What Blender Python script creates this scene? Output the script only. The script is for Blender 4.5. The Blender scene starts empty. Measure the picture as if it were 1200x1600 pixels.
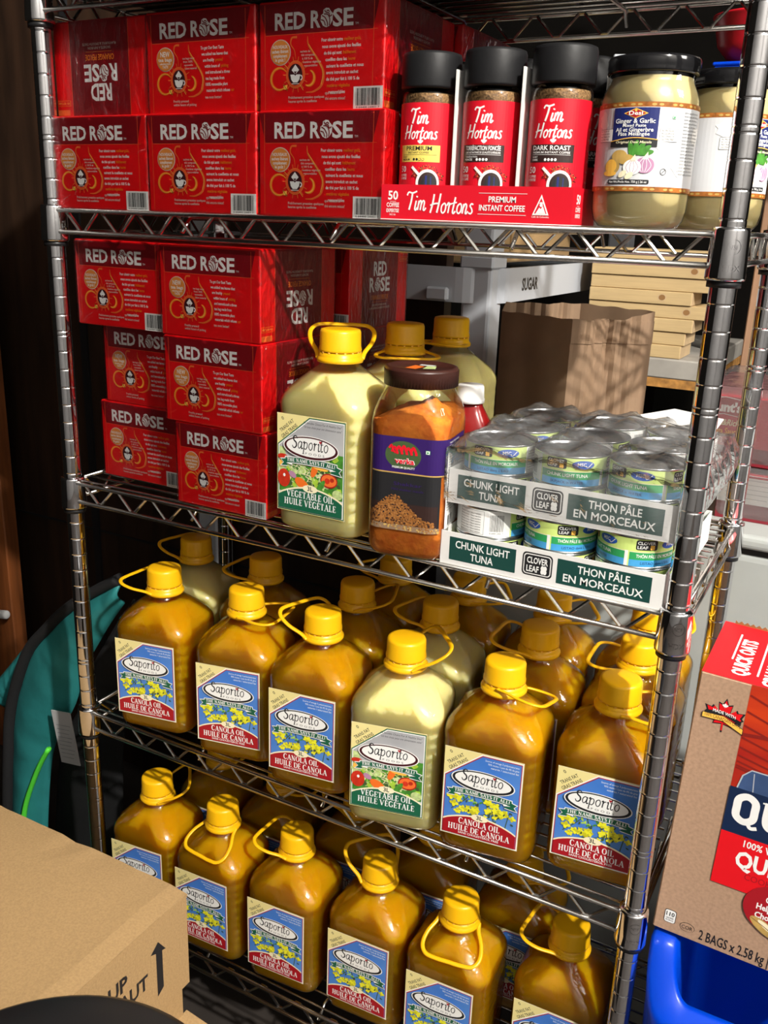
import bpy, bmesh, math, random
from math import sin, cos, pi, radians
from mathutils import Vector, Matrix, Euler
random.seed(7)
SC = bpy.context.scene
COL = SC.collection

# ------------------------------------------------------------------ camera, world, lights, exposure
cam_d = bpy.data.cameras.new('camera'); cam = bpy.data.objects.new('camera', cam_d); COL.objects.link(cam)
SC.camera = cam
_yaw, _pitch, _roll = 0.4924, 0.3089, 0.0362
_f = Vector((-sin(_yaw)*cos(_pitch), cos(_yaw)*cos(_pitch), -sin(_pitch)))
_r = Vector((cos(_yaw), sin(_yaw), 0)); _u = _r.cross(_f)
_r2 = cos(_roll)*_r + sin(_roll)*_u; _u2 = -sin(_roll)*_r + cos(_roll)*_u
_m = Matrix((( _r2.x, _u2.x, -_f.x), (_r2.y, _u2.y, -_f.y), (_r2.z, _u2.z, -_f.z))).to_4x4()
CAM = Vector((1.0207, -0.9264, 1.3959))
cam.matrix_world = Matrix.Translation(CAM) @ _m
cam_d.sensor_fit = 'VERTICAL'; cam_d.sensor_height = 32.0; cam_d.lens = 32.0*1430.1/1600.0
cam_d.clip_start = 0.02

world = bpy.data.worlds.new('world'); SC.world = world; world.use_nodes = True
world.node_tree.nodes['Background'].inputs[0].default_value = (0.9, 0.95, 1.0, 1)
world.node_tree.nodes['Background'].inputs[1].default_value = 0.008

def lamp(name, kind, loc, energy, color, size, target=None, **kw):
    d = bpy.data.lights.new(name, kind); d.energy = energy; d.color = color
    if kind == 'AREA': d.size = size
    else: d.shadow_soft_size = size
    for k, v in kw.items(): setattr(d, k, v)
    o = bpy.data.objects.new(name, d); COL.objects.link(o); o.location = loc
    if target is not None:
        o.rotation_euler = (Vector(target)-Vector(loc)).to_track_quat('-Z', 'Y').to_euler()
    return o
lamp('ceiling_bulb', 'POINT', (2.80, -1.60, 3.42), 830, (1.0, 0.955, 0.88), 0.05)
lamp('background_fill', 'AREA', (2.3, 0.1, 2.35), 26, (1.0, 0.95, 0.86), 0.5, (0.9, 1.0, 1.0))  # added fill that lifts the boards and freezer behind the rack, no real fixture
SC.view_settings.view_transform = 'Standard'; SC.view_settings.look = 'None'
SC.view_settings.exposure = 0.0; SC.view_settings.gamma = 1.0; SC.view_settings.use_curve_mapping = False

# ------------------------------------------------------------------ materials
def mat(name, col, rough=0.5, metal=0.0, noise=0.0, nscale=30.0, bump=0.0, bscale=60.0, coat=0.0, spec=0.5, sss=0.0, sssr=(.02,.01,.003), stretch=None, trans=0.0, ior=1.45, col2=None):
    m = bpy.data.materials.new(name); m.use_nodes = True
    nt = m.node_tree; p = nt.nodes['Principled BSDF']
    p.inputs['Base Color'].default_value = (*col, 1); p.inputs['Roughness'].default_value = rough
    p.inputs['Metallic'].default_value = metal; p.inputs['Specular IOR Level'].default_value = spec
    p.inputs['Coat Weight'].default_value = coat; p.inputs['Coat Roughness'].default_value = 0.08
    p.inputs['Transmission Weight'].default_value = trans; p.inputs['IOR'].default_value = ior
    if sss:
        p.inputs['Subsurface Weight'].default_value = sss; p.inputs['Subsurface Radius'].default_value = sssr
        p.inputs['Subsurface Scale'].default_value = 1.0
    tc = nt.nodes.new('ShaderNodeTexCoord'); mp = nt.nodes.new('ShaderNodeMapping')
    nt.links.new(tc.outputs['Object'], mp.inputs['Vector'])
    if stretch: mp.inputs['Scale'].default_value = stretch
    if noise or col2:
        n = nt.nodes.new('ShaderNodeTexNoise'); n.inputs['Scale'].default_value = nscale; n.inputs['Detail'].default_value = 5
        nt.links.new(mp.outputs[0], n.inputs['Vector'])
        r = nt.nodes.new('ShaderNodeValToRGB')
        c2 = col2 or tuple(min(1, c*(1+noise)) for c in col); c1 = tuple(c*(1-noise) for c in col) if not col2 else col
        r.color_ramp.elements[0].position = .3; r.color_ramp.elements[1].position = .7
        r.color_ramp.elements[0].color = (*c1, 1); r.color_ramp.elements[1].color = (*c2, 1)
        nt.links.new(n.outputs['Fac'], r.inputs['Fac']); nt.links.new(r.outputs['Color'], p.inputs['Base Color'])
    if bump:
        n = nt.nodes.new('ShaderNodeTexNoise'); n.inputs['Scale'].default_value = bscale; n.inputs['Detail'].default_value = 3
        nt.links.new(mp.outputs[0], n.inputs['Vector'])
        b = nt.nodes.new('ShaderNodeBump'); b.inputs['Strength'].default_value = bump; b.inputs['Distance'].default_value = 0.002
        nt.links.new(n.outputs['Fac'], b.inputs['Height']); nt.links.new(b.outputs['Normal'], p.inputs['Normal'])
    return m

def film(name, tint=(1,1,1), fac=0.12, rough=0.06, bump=0.0, bscale=40, stretch=(1,1,1), haze=0.0, dist=.004):
    """thin clear plastic or glass wall: mostly see-through, glossy by Fresnel"""
    m = bpy.data.materials.new(name); m.use_nodes = True; nt = m.node_tree
    for n in list(nt.nodes): nt.nodes.remove(n)
    out = nt.nodes.new('ShaderNodeOutputMaterial'); tr = nt.nodes.new('ShaderNodeBsdfTransparent'); tr.inputs[0].default_value = (*tint, 1)
    gl = nt.nodes.new('ShaderNodeBsdfGlossy'); gl.inputs['Roughness'].default_value = rough
    fr = nt.nodes.new('ShaderNodeFresnel'); fr.inputs['IOR'].default_value = 1.45
    ma = nt.nodes.new('ShaderNodeMath'); ma.operation = 'MULTIPLY_ADD'; ma.inputs[1].default_value = 0.75; ma.inputs[2].default_value = fac
    mx = nt.nodes.new('ShaderNodeMixShader')
    nt.links.new(fr.outputs[0], ma.inputs[0]); nt.links.new(ma.outputs[0], mx.inputs[0])
    base = tr.outputs[0]
    if haze:
        df = nt.nodes.new('ShaderNodeBsdfDiffuse'); df.inputs[0].default_value = (.8,.8,.8,1)
        m2 = nt.nodes.new('ShaderNodeMixShader'); m2.inputs[0].default_value = haze
        nt.links.new(tr.outputs[0], m2.inputs[1]); nt.links.new(df.outputs[0], m2.inputs[2]); base = m2.outputs[0]
    nt.links.new(base, mx.inputs[1]); nt.links.new(gl.outputs[0], mx.inputs[2]); nt.links.new(mx.outputs[0], out.inputs[0])
    if bump:
        tc = nt.nodes.new('ShaderNodeTexCoord'); mp = nt.nodes.new('ShaderNodeMapping'); mp.inputs['Scale'].default_value = stretch
        mp.inputs['Rotation'].default_value = (.3,.5,.4)
        n = nt.nodes.new('ShaderNodeTexNoise'); n.inputs['Scale'].default_value = bscale; n.inputs['Detail'].default_value = 4; n.inputs['Distortion'].default_value = 1.2
        b = nt.nodes.new('ShaderNodeBump'); b.inputs['Strength'].default_value = bump; b.inputs['Distance'].default_value = dist
        nt.links.new(tc.outputs['Object'], mp.inputs[0]); nt.links.new(mp.outputs[0], n.inputs['Vector'])
        nt.links.new(n.outputs['Fac'], b.inputs['Height']); nt.links.new(b.outputs[0], gl.inputs['Normal']); nt.links.new(b.outputs[0], fr.inputs['Normal'])
    return m

M = {}
M['chrome'] = mat('chrome', (.80,.80,.82), .065, 1.0)
M['chrome_wire'] = mat('chrome_wire', (.60,.58,.55), .22, 1.0)
M['black_plastic'] = mat('black_plastic', (.012,.012,.013), .38)
M['red'] = mat('tea_red', (.72,.004,.007), .38, noise=.12, nscale=12)
M['red_dark'] = mat('tea_dark_red', (.22,.003,.008), .38)
M['red_line'] = mat('tea_light_red', (.80,.10,.03), .4)
M['white'] = mat('white_ink', (.86,.86,.84), .45)
M['offwhite'] = mat('offwhite_ink', (.70,.62,.55), .45)
M['orange'] = mat('orange_ink', (.86,.24,.015), .45)
M['badge'] = mat('badge_orange', (.74,.27,.05), .45)
M['amber'] = mat('amber_ink', (.95,.52,.08), .45)
M['glow'] = mat('glow_orange_ink', (.80,.16,.03), .45)
M['corner'] = mat('corner_yellow', (.80,.69,.30), .45)
M['cream'] = mat('cream_ink', (.88,.80,.55), .45)
M['maroon'] = mat('maroon_ink', (.055,.006,.010), .45)
M['ink'] = mat('black_ink', (.012,.012,.014), .5)
M['labelgrey'] = mat('label_pale_grey', (.60,.61,.63), .4)
M['card'] = mat('white_card', (.78,.77,.75), .6, noise=.04)
M['tred'] = mat('tray_red', (.66,.008,.022), .38)
M['yellow_lbl'] = mat('yellow_label', (.74,.58,.12), .45)
M['brownblack'] = mat('brown_black_label', (.030,.014,.012), .45)
M['coffee'] = mat('coffee_granules', (.09,.04,.012), .8, col2=(.42,.24,.10), nscale=420, bump=1.0, bscale=420)
M['lid_black'] = mat('lid_black', (.010,.010,.011), .48, bump=.05, bscale=200, spec=.3)
M['gloss_black'] = mat('gloss_black', (.008,.008,.009), .12)
M['clear'] = film('clear_plastic', (.97,.97,.95), .02, .04)
M['glass'] = film('jar_glass', (.96,.97,.96), .03, .03)
M['wrap'] = film('shrink_film', (.98,.98,.98), .005, .10, bump=1.0, bscale=24, stretch=(1,3.2,1.5), dist=.006)
M['wrap_loose'] = film('loose_film', (.93,.93,.93), .06, .12, bump=1.0, bscale=16, stretch=(1,1.6,2.2), haze=.10)
M['bottle'] = film('bottle_plastic', (.98,.97,.93), .03, .035, bump=.45, bscale=26)
M['canola'] = mat('canola_oil', (.57,.295,.003), .12, sss=1.0, sssr=(.055,.036,.003), spec=.3)
def see_through(m, tint, fac):
    nt=m.node_tree; p=nt.nodes['Principled BSDF']; out=nt.nodes['Material Output']
    tr=nt.nodes.new('ShaderNodeBsdfTransparent'); tr.inputs[0].default_value=(*tint,1); mx=nt.nodes.new('ShaderNodeMixShader'); mx.inputs[0].default_value=fac
    nt.links.new(tr.outputs[0],mx.inputs[1]); nt.links.new(p.outputs[0],mx.inputs[2]); nt.links.new(mx.outputs[0],out.inputs[0])
see_through(M['canola'],(.85,.50,.04),.86)
M['vegoil'] = mat('vegetable_oil', (.84,.77,.37), .2, sss=.8, sssr=(.02,.016,.006), spec=.35)
M['yellow'] = mat('yellow_cap', (.86,.46,.005), .34, bump=.03, bscale=150)
M['blue_lbl'] = mat('label_blue', (.045,.17,.56), .42, col2=(.12,.29,.66), nscale=9)
M['green_dk'] = mat('label_green', (.010,.11,.055), .42)
M['crimson'] = mat('label_crimson', (.36,.008,.015), .42)
M['grey_lbl'] = mat('label_grey', (.36,.36,.38), .42, col2=(.58,.58,.58), nscale=9)
M['lime'] = mat('lime', (.36,.56,.05), .45, noise=.2, nscale=150)
M['leaf'] = mat('leaf', (.06,.24,.03), .45, noise=.3, nscale=150)
M['leaf_pale'] = mat('leaf_pale', (.50,.62,.26), .45, noise=.3, nscale=200)
M['tomato'] = mat('tomato', (.52,.03,.012), .4, noise=.25, nscale=120)
M['pepper'] = mat('pepper', (.80,.16,.02), .4)
M['petal'] = mat('petal', (.80,.78,.03), .45)
M['petal2'] = mat('petal_dark', (.55,.52,.02), .45)
M['stem'] = mat('stem', (.05,.09,.03), .5)
M['beige'] = mat('paste_beige', (.56,.46,.23), .3, noise=.06, nscale=40, sss=.3, sssr=(.006,.004,.002))
M['navy'] = mat('navy', (.012,.020,.13), .4)
M['copper'] = mat('copper_band', (.33,.11,.02), .35, noise=.4, nscale=160)
M['lilac'] = mat('garlic_lilac', (.44,.22,.36), .45)
M['silver'] = mat('tin', (.52,.53,.55), .24, 1.0)
M['tingreen'] = mat('tin_green_lid', (.012,.035,.03), .3)
M['msc'] = mat('oval_blue', (.02,.10,.48), .4)
M['sky'] = mat('can_blue', (.06,.33,.66), .42)
M['bandgreen'] = mat('can_green', (.03,.33,.10), .42)
M['canlime'] = mat('can_lime', (.62,.78,.22), .42)
M['traygreen'] = mat('tray_green', (.008,.055,.045), .5)
M['purple'] = mat('spice_purple', (.030,.010,.105), .35)
M['spice'] = mat('orange_powder', (.62,.13,.006), .9, col2=(.80,.25,.02), nscale=90, bump=1.0, bscale=120)
M['spicedark'] = mat('brown_crumble', (.17,.055,.012), .9, col2=(.42,.18,.04), nscale=330, bump=.8, bscale=200)
M['crumb'] = mat('crumb_brown', (.30,.11,.02), .7)
M['brown_lid'] = mat('brown_lid', (.045,.014,.010), .38)
M['ketchup'] = mat('ketchup_red', (.22,.006,.006), .2)
M['kraft'] = mat('kraft_paper', (.235,.15,.09), .75, noise=.10, nscale=22, bump=.25, bscale=14)
M['cardboard'] = mat('corrugated_board', (.37,.235,.105), .8, noise=.12, nscale=330, bump=.35, bscale=240)
M['oatboard'] = mat('brown_board', (.40,.25,.16), .8, noise=.14, nscale=260)
M['oatred'] = mat('oat_red', (.72,.006,.012), .42)
M['oatmaroon'] = mat('oat_field_red', (.34,.012,.008), .42, col2=(.56,.045,.008), nscale=7, stretch=(1,1,4))
M['oatfurrow'] = mat('oat_furrow', (.22,.012,.008), .5)
M['oatnavy'] = mat('oat_navy', (.006,.018,.06), .42)
M['oatblue'] = mat('oat_bowl_blue', (.045,.085,.20), .4, noise=.3, nscale=20)
M['gold'] = mat('grain_gold', (.50,.32,.09), .4, noise=.2, nscale=60)
M['bin_blue'] = mat('bin_blue', (.0,.045,.50), .3, sss=.1, sssr=(.002,.004,.01))
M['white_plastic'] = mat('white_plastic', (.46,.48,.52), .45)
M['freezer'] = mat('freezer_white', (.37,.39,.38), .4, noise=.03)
M['pine'] = mat('pine', (.50,.36,.18), .6, noise=.14, nscale=4, stretch=(2,30,30))
M['pine_end'] = mat('pine_end', (.46,.33,.19), .7, noise=.1, nscale=30)
M['knot'] = mat('knot', (.24,.12,.04), .7)
M['osb'] = mat('osb', (.36,.17,.04), .8, noise=.5, nscale=60)
M['bench'] = mat('bench_grey', (.30,.28,.25), .7, noise=.2, nscale=14)
M['stud'] = mat('stud_wood', (.30,.17,.10), .7, noise=.15, nscale=5, stretch=(20,20,1))
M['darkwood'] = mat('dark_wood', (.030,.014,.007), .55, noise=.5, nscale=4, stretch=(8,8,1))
M['orangewood'] = mat('stained_wood', (.17,.050,.012), .5, noise=.4, nscale=5, stretch=(10,10,1))
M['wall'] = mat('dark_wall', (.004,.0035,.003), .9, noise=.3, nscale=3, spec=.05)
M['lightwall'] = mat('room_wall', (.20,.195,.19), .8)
M['floor'] = mat('floor', (.035,.028,.024), .7, noise=.3, nscale=5)
M['teal'] = mat('teal_fabric', (.022,.20,.20), .5, bump=.7, bscale=30, noise=.15, nscale=14)
M['black_fabric'] = mat('black_fabric', (.008,.008,.009), .8, bump=.4, bscale=60)
M['neon'] = mat('neon_green', (.10,.72,.05), .5)
M['tag'] = mat('tag_white', (.50,.50,.50), .7)
M['redplastic'] = mat('red_plastic', (.55,.01,.02), .3)
M['sauce_red'] = mat('carton_red', (.50,.012,.030), .42)
M['sauce_dark'] = mat('carton_dark_red', (.20,.012,.022), .42)
M['greyplastic'] = mat('grey_plastic', (.32,.33,.34), .3, noise=.3, nscale=40)

# ------------------------------------------------------------------ mesh builder
class MB:
    def __init__(s): s.v=[]; s.f=[]; s.m=[]; s.s=[]; s.mats=[]
    def mi(s, m):
        m = M[m] if isinstance(m, str) else m
        if m not in s.mats: s.mats.append(m)
        return s.mats.index(m)
    def add(s, vs, fs, m, smooth=False):
        o=len(s.v); s.v += [tuple(p) for p in vs]; k=s.mi(m)
        for f in fs: s.f.append(tuple(i+o for i in f)); s.m.append(k); s.s.append(smooth)
    def addbm(s, bm, m, smooth=False):
        bm.verts.index_update(); s.add([v.co for v in bm.verts], [[v.index for v in f.verts] for f in bm.faces], m, smooth); bm.free()
    def box(s, lo, hi, m, bev=0, seg=2, T=None, smooth=False):
        bm=bmesh.new(); bmesh.ops.create_cube(bm, size=1)
        c=[(a+b)/2 for a,b in zip(lo,hi)]; d=[abs(b-a) for a,b in zip(lo,hi)]
        for v in bm.verts: v.co=Vector((c[0]+v.co.x*d[0], c[1]+v.co.y*d[1], c[2]+v.co.z*d[2]))
        if bev: bmesh.ops.bevel(bm, geom=list(bm.edges), offset=bev, segments=seg, profile=.5, affect='EDGES')
        if T: bmesh.ops.transform(bm, matrix=T, verts=bm.verts)
        s.addbm(bm, m, smooth)
    def lathe(s, prof, m, c=(0,0,0), n=40, smooth=True, cap=True, rib=0, ribn=0):
        vs=[]; fs=[]
        for k,(r,z) in enumerate(prof):
            for i in range(n):
                a=2*pi*i/n; rr=r*(1+(rib if (ribn and (i*ribn*2//n)%2) else 0)); vs.append((c[0]+rr*cos(a), c[1]+rr*sin(a), c[2]+z))
        for k in range(len(prof)-1):
            for i in range(n):
                j=(i+1)%n; fs.append((k*n+i,k*n+j,(k+1)*n+j,(k+1)*n+i))
        s.add(vs,fs,m,smooth)
        if cap:
            s.add(vs[:n],[tuple(range(n))[::-1]],m); s.add(vs[-n:],[tuple(range(n))],m)
    def tube(s, pts, r, m, n=8, closed=False, rx=None, smooth=True):
        P=[Vector(p) for p in pts]; N=len(P); vs=[]; fs=[]; up=None
        for i in range(N):
            a=P[(i-1)%N] if (closed or i>0) else P[i]; b=P[(i+1)%N] if (closed or i<N-1) else P[i]
            t=(b-a).normalized()
            if up is None: up = Vector((0,0,1)) if abs(t.z)<.9 else Vector((1,0,0))
            side=t.cross(up).normalized(); u2=side.cross(t).normalized(); up=u2
            for k in range(n):
                ang=2*pi*k/n; vs.append(P[i]+side*((rx or r)*cos(ang))+u2*(r*sin(ang)))
        R = N if closed else N-1
        for i in range(R):
            for k in range(n):
                a=i*n+k; b=i*n+(k+1)%n; c=((i+1)%N)*n+(k+1)%n; d=((i+1)%N)*n+k; fs.append((a,b,c,d))
        if not closed: fs.append(tuple(range(n))[::-1]); fs.append(tuple((N-1)*n+k for k in range(n)))
        s.add(vs,fs,m,smooth)
    def loft(s, rings, m, smooth=True, cap=True, closed=True):
        n=len(rings[0]); vs=[p for r in rings for p in r]; fs=[]
        for k in range(len(rings)-1):
            for i in range(n if closed else n-1):
                j=(i+1)%n; fs.append((k*n+i,k*n+j,(k+1)*n+j,(k+1)*n+i))
        if cap: fs.append(tuple(range(n))[::-1]); fs.append(tuple((len(rings)-1)*n+i for i in range(n)))
        s.add(vs,fs,m,smooth)
    def prism(s, pts, axis, a, b, m):
        """closed 2D outline extruded along an axis: 'x','y','z'"""
        def P(p,h): return (h,p[0],p[1]) if axis=='x' else ((p[0],h,p[1]) if axis=='y' else (p[0],p[1],h))
        n=len(pts); vs=[P(p,a) for p in pts]+[P(p,b) for p in pts]
        fs=[tuple(range(n))[::-1], tuple(range(n,2*n))]+[(i,(i+1)%n,n+(i+1)%n,n+i) for i in range(n)]
        s.add(vs,fs,m)
    def mesh(s, name):
        me=bpy.data.meshes.new(name); me.from_pydata(s.v,[],s.f)
        for m in s.mats: me.materials.append(m)
        me.polygons.foreach_set('material_index', s.m); me.polygons.foreach_set('use_smooth', s.s); me.update()
        return me
    def build(s, name, parent=None, loc=(0,0,0), rot=(0,0,0)):
        o=bpy.data.objects.new(name, s.mesh(name)); COL.objects.link(o); o.location=loc; o.rotation_euler=rot
        if parent: o.parent=parent
        bm=bmesh.new(); bm.from_mesh(o.data); bmesh.ops.recalc_face_normals(bm, faces=[f for f in bm.faces if f.calc_area()>0]) if s.fixn else None
        if s.fixn: bm.to_mesh(o.data)
        bm.free(); return o
    fixn=False

def tag(o, label, cat, group=None):
    o['label']=label; o['category']=cat
    if group: o['group']=group
    return o
def thing(name, label, cat, loc=(0,0,0), rz=0, group=None):
    o=bpy.data.objects.new(name, None); COL.objects.link(o); o.empty_display_size=.02
    o.location=loc; o.rotation_euler=(0,0,rz); return tag(o,label,cat,group)
def struct(o): o['kind']='structure'; return o
def copy_tree(o, parent=None):
    c=o.copy(); COL.objects.link(c)
    if parent: c.parent=parent
    for ch in list(o.children): copy_tree(ch, c)
    return c

# ------------------------------------------------------------------ flat printing (text, shapes) as thin layered geometry
_gc={}
def glyphs(txt, bold=0.0, shear=0.0, space=1.0):
    k=(txt,bold,shear,space)
    if k in _gc: return _gc[k]
    cu=bpy.data.curves.new('lettering','FONT'); cu.body=txt; cu.size=1; cu.offset=bold; cu.shear=shear; cu.space_character=space
    cu.resolution_u=2; cu.dimensions='2D'; cu.fill_mode='FRONT'
    ob=bpy.data.objects.new('lettering',cu); COL.objects.link(ob)
    me=bpy.data.meshes.new_from_object(ob.evaluated_get(bpy.context.evaluated_depsgraph_get()))
    vs=[(v.co.x,v.co.y) for v in me.vertices]; fs=[tuple(p.vertices) for p in me.polygons]
    bpy.data.objects.remove(ob); bpy.data.curves.remove(cu); bpy.data.meshes.remove(me)
    x0=min((p[0] for p in vs),default=0); x1=max((p[0] for p in vs),default=1)
    CAP=0.70
    vs=[((x-x0)/CAP,y/CAP) for x,y in vs]
    _gc[k]=(vs,fs,(x1-x0)/CAP); return _gc[k]

def smooth_pts(pts, n=6, closed=False):
    P=[Vector(p) for p in pts]; out=[]; N=len(P)
    if N<3 and not closed: return [tuple(p) for p in P]
    for i in range(N if closed else N-1):
        p0=P[(i-1)%N] if (closed or i>0) else P[i]*2-P[i+1]; p1=P[i]; p2=P[(i+1)%N]; p3=P[(i+2)%N] if (closed or i<N-2) else P[i+1]*2-P[i]
        for k in range(n):
            t=k/n; out.append(tuple(.5*((2*p1)+(p2-p0)*t+(2*p0-5*p1+4*p2-p3)*t*t+(3*p1-p0-3*p2+p3)*t**3)))
    if not closed: out.append(tuple(P[-1]))
    return out

class D:
    def __init__(s): s.it=[]; s.W=None
    def _a(s, vs, fs, m, l):
        if s.W: vs=[s.W(*p) for p in vs]
        s.it.append((vs,fs,m,l))
    def poly(s, pts, m, l=1): s._a(list(pts),[tuple(range(len(pts)))],m,l)
    def rect(s, x0,y0,x1,y1,m,l=1): s.poly([(x0,y0),(x1,y0),(x1,y1),(x0,y1)],m,l)
    def rrect(s,x0,y0,x1,y1,r,m,l=1):
        p=[]
        for cx,cy,a0 in ((x1-r,y1-r,0),(x0+r,y1-r,90),(x0+r,y0+r,180),(x1-r,y0+r,270)):
            for k in range(5): a=radians(a0+22.5*k); p.append((cx+r*cos(a),cy+r*sin(a)))
        s.poly(p,m,l)
    def ell(s,cx,cy,rx,ry,m,l=1,n=28,rot=0):
        c,q=cos(rot),sin(rot); s.poly([(cx+rx*cos(2*pi*i/n)*c-ry*sin(2*pi*i/n)*q, cy+rx*cos(2*pi*i/n)*q+ry*sin(2*pi*i/n)*c) for i in range(n)],m,l)
    def blob(s,cx,cy,r,m,l=1,n=14,j=.3,rnd=random):
        s.poly([(cx+r*(1+rnd.uniform(-j,j))*cos(2*pi*i/n), cy+r*(1+rnd.uniform(-j,j))*sin(2*pi*i/n)) for i in range(n)],m,l)
    def ribbon(s,pts,w,m,l=1,sm=True,closed=False,n=6):
        P=smooth_pts(pts,n,closed) if sm else list(pts)
        P=[Vector(p) for p in P]; N=len(P); vs=[]; fs=[]
        for i,p in enumerate(P):
            a=P[(i-1)%N] if (closed or i>0) else P[i]; b=P[(i+1)%N] if (closed or i<N-1) else P[i]
            t=(b-a); t=t.normalized() if t.length>1e-9 else Vector((1,0)); nn=Vector((-t.y,t.x))
            ww=w(i/(N-1)) if callable(w) else w
            vs+= [tuple(p+nn*ww/2), tuple(p-nn*ww/2)]
        for i in range(N if closed else N-1):
            j=(i+1)%N; fs.append((2*i+1,2*j+1,2*j,2*i))
        s._a(vs,fs,m,l)
    def arc(s,cx,cy,r,a0,a1,w,m,l=1,ry=None,n=18):
        s.ribbon([(cx+r*cos(radians(a0+(a1-a0)*k/n)),cy+(ry or r)*sin(radians(a0+(a1-a0)*k/n))) for k in range(n+1)],w,m,l,sm=False)
    def text(s,t,x,y,h,m,l=1,al='c',bold=0.0,shear=0.0,w=None,rot=0,space=1.0,warp=None):
        vs,fs,wd=glyphs(t,bold,shear,space); sx=(w/wd) if w else h; W=wd*sx
        ox={'c':-W/2,'l':0,'r':-W}[al]; c,q=cos(rot),sin(rot); out=[]
        for a,b in vs:
            X=a*sx+ox; Y=b*h
            if warp: X,Y=warp(X,Y)
            out.append((x+X*c-Y*q, y+X*q+Y*c))
        s._a(out,fs,m,l)
    def emit(s, mb, fn, step=None, eps=.00014):
        """fn(u,v,h) -> 3D point; step: cut faces finer along u for curved surfaces"""
        order=sorted(range(len(s.it)), key=lambda k:(s.it[k][3],k)); top=max([1]+[it[3] for it in s.it])
        for rank,k in enumerate(order):
            vs,fs,m,l=s.it[k]; h=eps*top*(rank+1)/len(order)
            if step:
                bm=bmesh.new(); bv=[bm.verts.new((a,b,0)) for a,b in vs]
                for f in fs:
                    try: bm.faces.new([bv[i] for i in f])
                    except ValueError: pass
                us=[v.co.x for v in bm.verts]; u=math.floor(min(us)/step)*step+step
                while u<max(us):
                    bmesh.ops.bisect_plane(bm, geom=bm.verts[:]+bm.edges[:]+bm.faces[:], plane_co=(u,0,0), plane_no=(1,0,0), dist=1e-7); u+=step
                for v in bm.verts:
                    u0=math.floor(v.co.x/step+1e-6)*step; v.co=Vector(fn(u0,v.co.y,h)).lerp(Vector(fn(u0+step,v.co.y,h)),(v.co.x-u0)/step)
                mb.addbm(bm,m)
            else: mb.add([fn(a,b,h) for a,b in vs],fs,m)

# hand-drawn lettering: serif capitals, an italic word and a brush script
K,k_=.17,.065
def _sf(x,y=0,w=.16): return ([(x-w,y),(x+w,y)],.055)
SERIF={
'A':(.86,[([(.14,0),(.43,1)],k_),([(.43,1),(.72,0)],K),([(.24,.33),(.60,.33)],k_),_sf(.14),_sf(.72)]),
'B':(.74,[([(.2,0),(.2,1)],K),([(.2,.97),(.45,.97),(.58,.86),(.56,.64),(.42,.53),(.2,.53)],.1),([(.2,.53),(.5,.52),(.66,.38),(.64,.14),(.48,.03),(.2,.03)],.12)]),
'C':(.80,[([(.72,.75),(.62,.93),(.42,.98),(.2,.85),(.13,.5),(.2,.16),(.42,.02),(.62,.07),(.74,.27)],lambda t:.07+.11*sin(pi*t)**2)]),
'D':(.84,[([(.2,0),(.2,1)],K),([(.2,.97),(.5,.95),(.72,.75),(.75,.5),(.72,.25),(.5,.05),(.2,.03)],lambda t:.06+.12*sin(pi*t)**2)]),
'E':(.70,[([(.2,0),(.2,1)],K),([(.1,.965),(.62,.965)],.07),([(.2,.51),(.5,.51)],.065),([(.1,.035),(.64,.035)],.07),([(.61,.78),(.61,1)],.05),([(.63,0),(.63,.24)],.05),([(.5,.4),(.5,.62)],.05)]),
'G':(.86,[([(.72,.75),(.62,.93),(.42,.98),(.2,.85),(.13,.5),(.2,.16),(.42,.02),(.62,.05),(.70,.12)],lambda t:.07+.11*sin(pi*t)**2),([(.70,.03),(.70,.42)],.14),_sf(.68,.42,.15)]),
'H':(.90,[([(.2,0),(.2,1)],K),([(.68,0),(.68,1)],K),([(.2,.5),(.68,.5)],.065),_sf(.2),_sf(.2,.97),_sf(.68),_sf(.68,.97)]),
'I':(.42,[([(.2,0),(.2,1)],K),_sf(.2),_sf(.2,.97)]),
'L':(.68,[([(.2,0),(.2,1)],K),_sf(.2,.97),([(.06,.035),(.62,.035)],.07),([(.61,0),(.61,.28)],.055)]),
'N':(.90,[([(.18,0),(.18,1)],k_),([(.16,1),(.70,0)],K),([(.72,0),(.72,1)],k_),_sf(.18,0,.12),_sf(.72,.97,.13),_sf(.13,.97,.1)]),
'O':(.88,[([(.43,.98),(.18,.82),(.12,.5),(.18,.18),(.43,.02),(.68,.18),(.74,.5),(.68,.82)],lambda t:.07+.10*sin(2*pi*t)**2,True)]),
'T':(.74,[([(.36,0),(.36,1)],K),_sf(.36),([(.04,.965),(.68,.965)],.07),([(.05,.76),(.05,1)],.05),([(.67,.76),(.67,1)],.05)]),
'U':(.86,[([(.2,1),(.2,.3),(.28,.07),(.46,.02),(.62,.1),(.68,.3),(.68,1)],lambda t:.17-.10*t),_sf(.2,.97),_sf(.68,.97,.12)]),
'V':(.84,[([(.12,1),(.42,0)],K),([(.42,0),(.72,1)],k_),_sf(.12,.97),_sf(.72,.97,.12)]),
'M':(1.0,[([(.15,0),(.15,1)],k_),([(.15,1),(.48,.1)],K),([(.48,.1),(.82,1)],k_),([(.82,0),(.82,1)],K),_sf(.15,0,.12),_sf(.82)]),
'S':(.64,[([(.52,.78),(.42,.95),(.24,.95),(.12,.78),(.2,.58),(.42,.44),(.54,.25),(.42,.05),(.24,.04),(.1,.2)],lambda t:.08+.07*sin(pi*t))]),
'Y':(.80,[([(.1,1),(.4,.48)],K),([(.4,.48),(.7,1)],k_),([(.4,.5),(.4,0)],K),_sf(.4),_sf(.1,.97,.12),_sf(.7,.97,.1)]),
'!':(.36,[([(.18,1),(.18,.3)],.15),([(.18,0),(.18,.14)],.15)]), ' ':(.34,[]),
}
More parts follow.
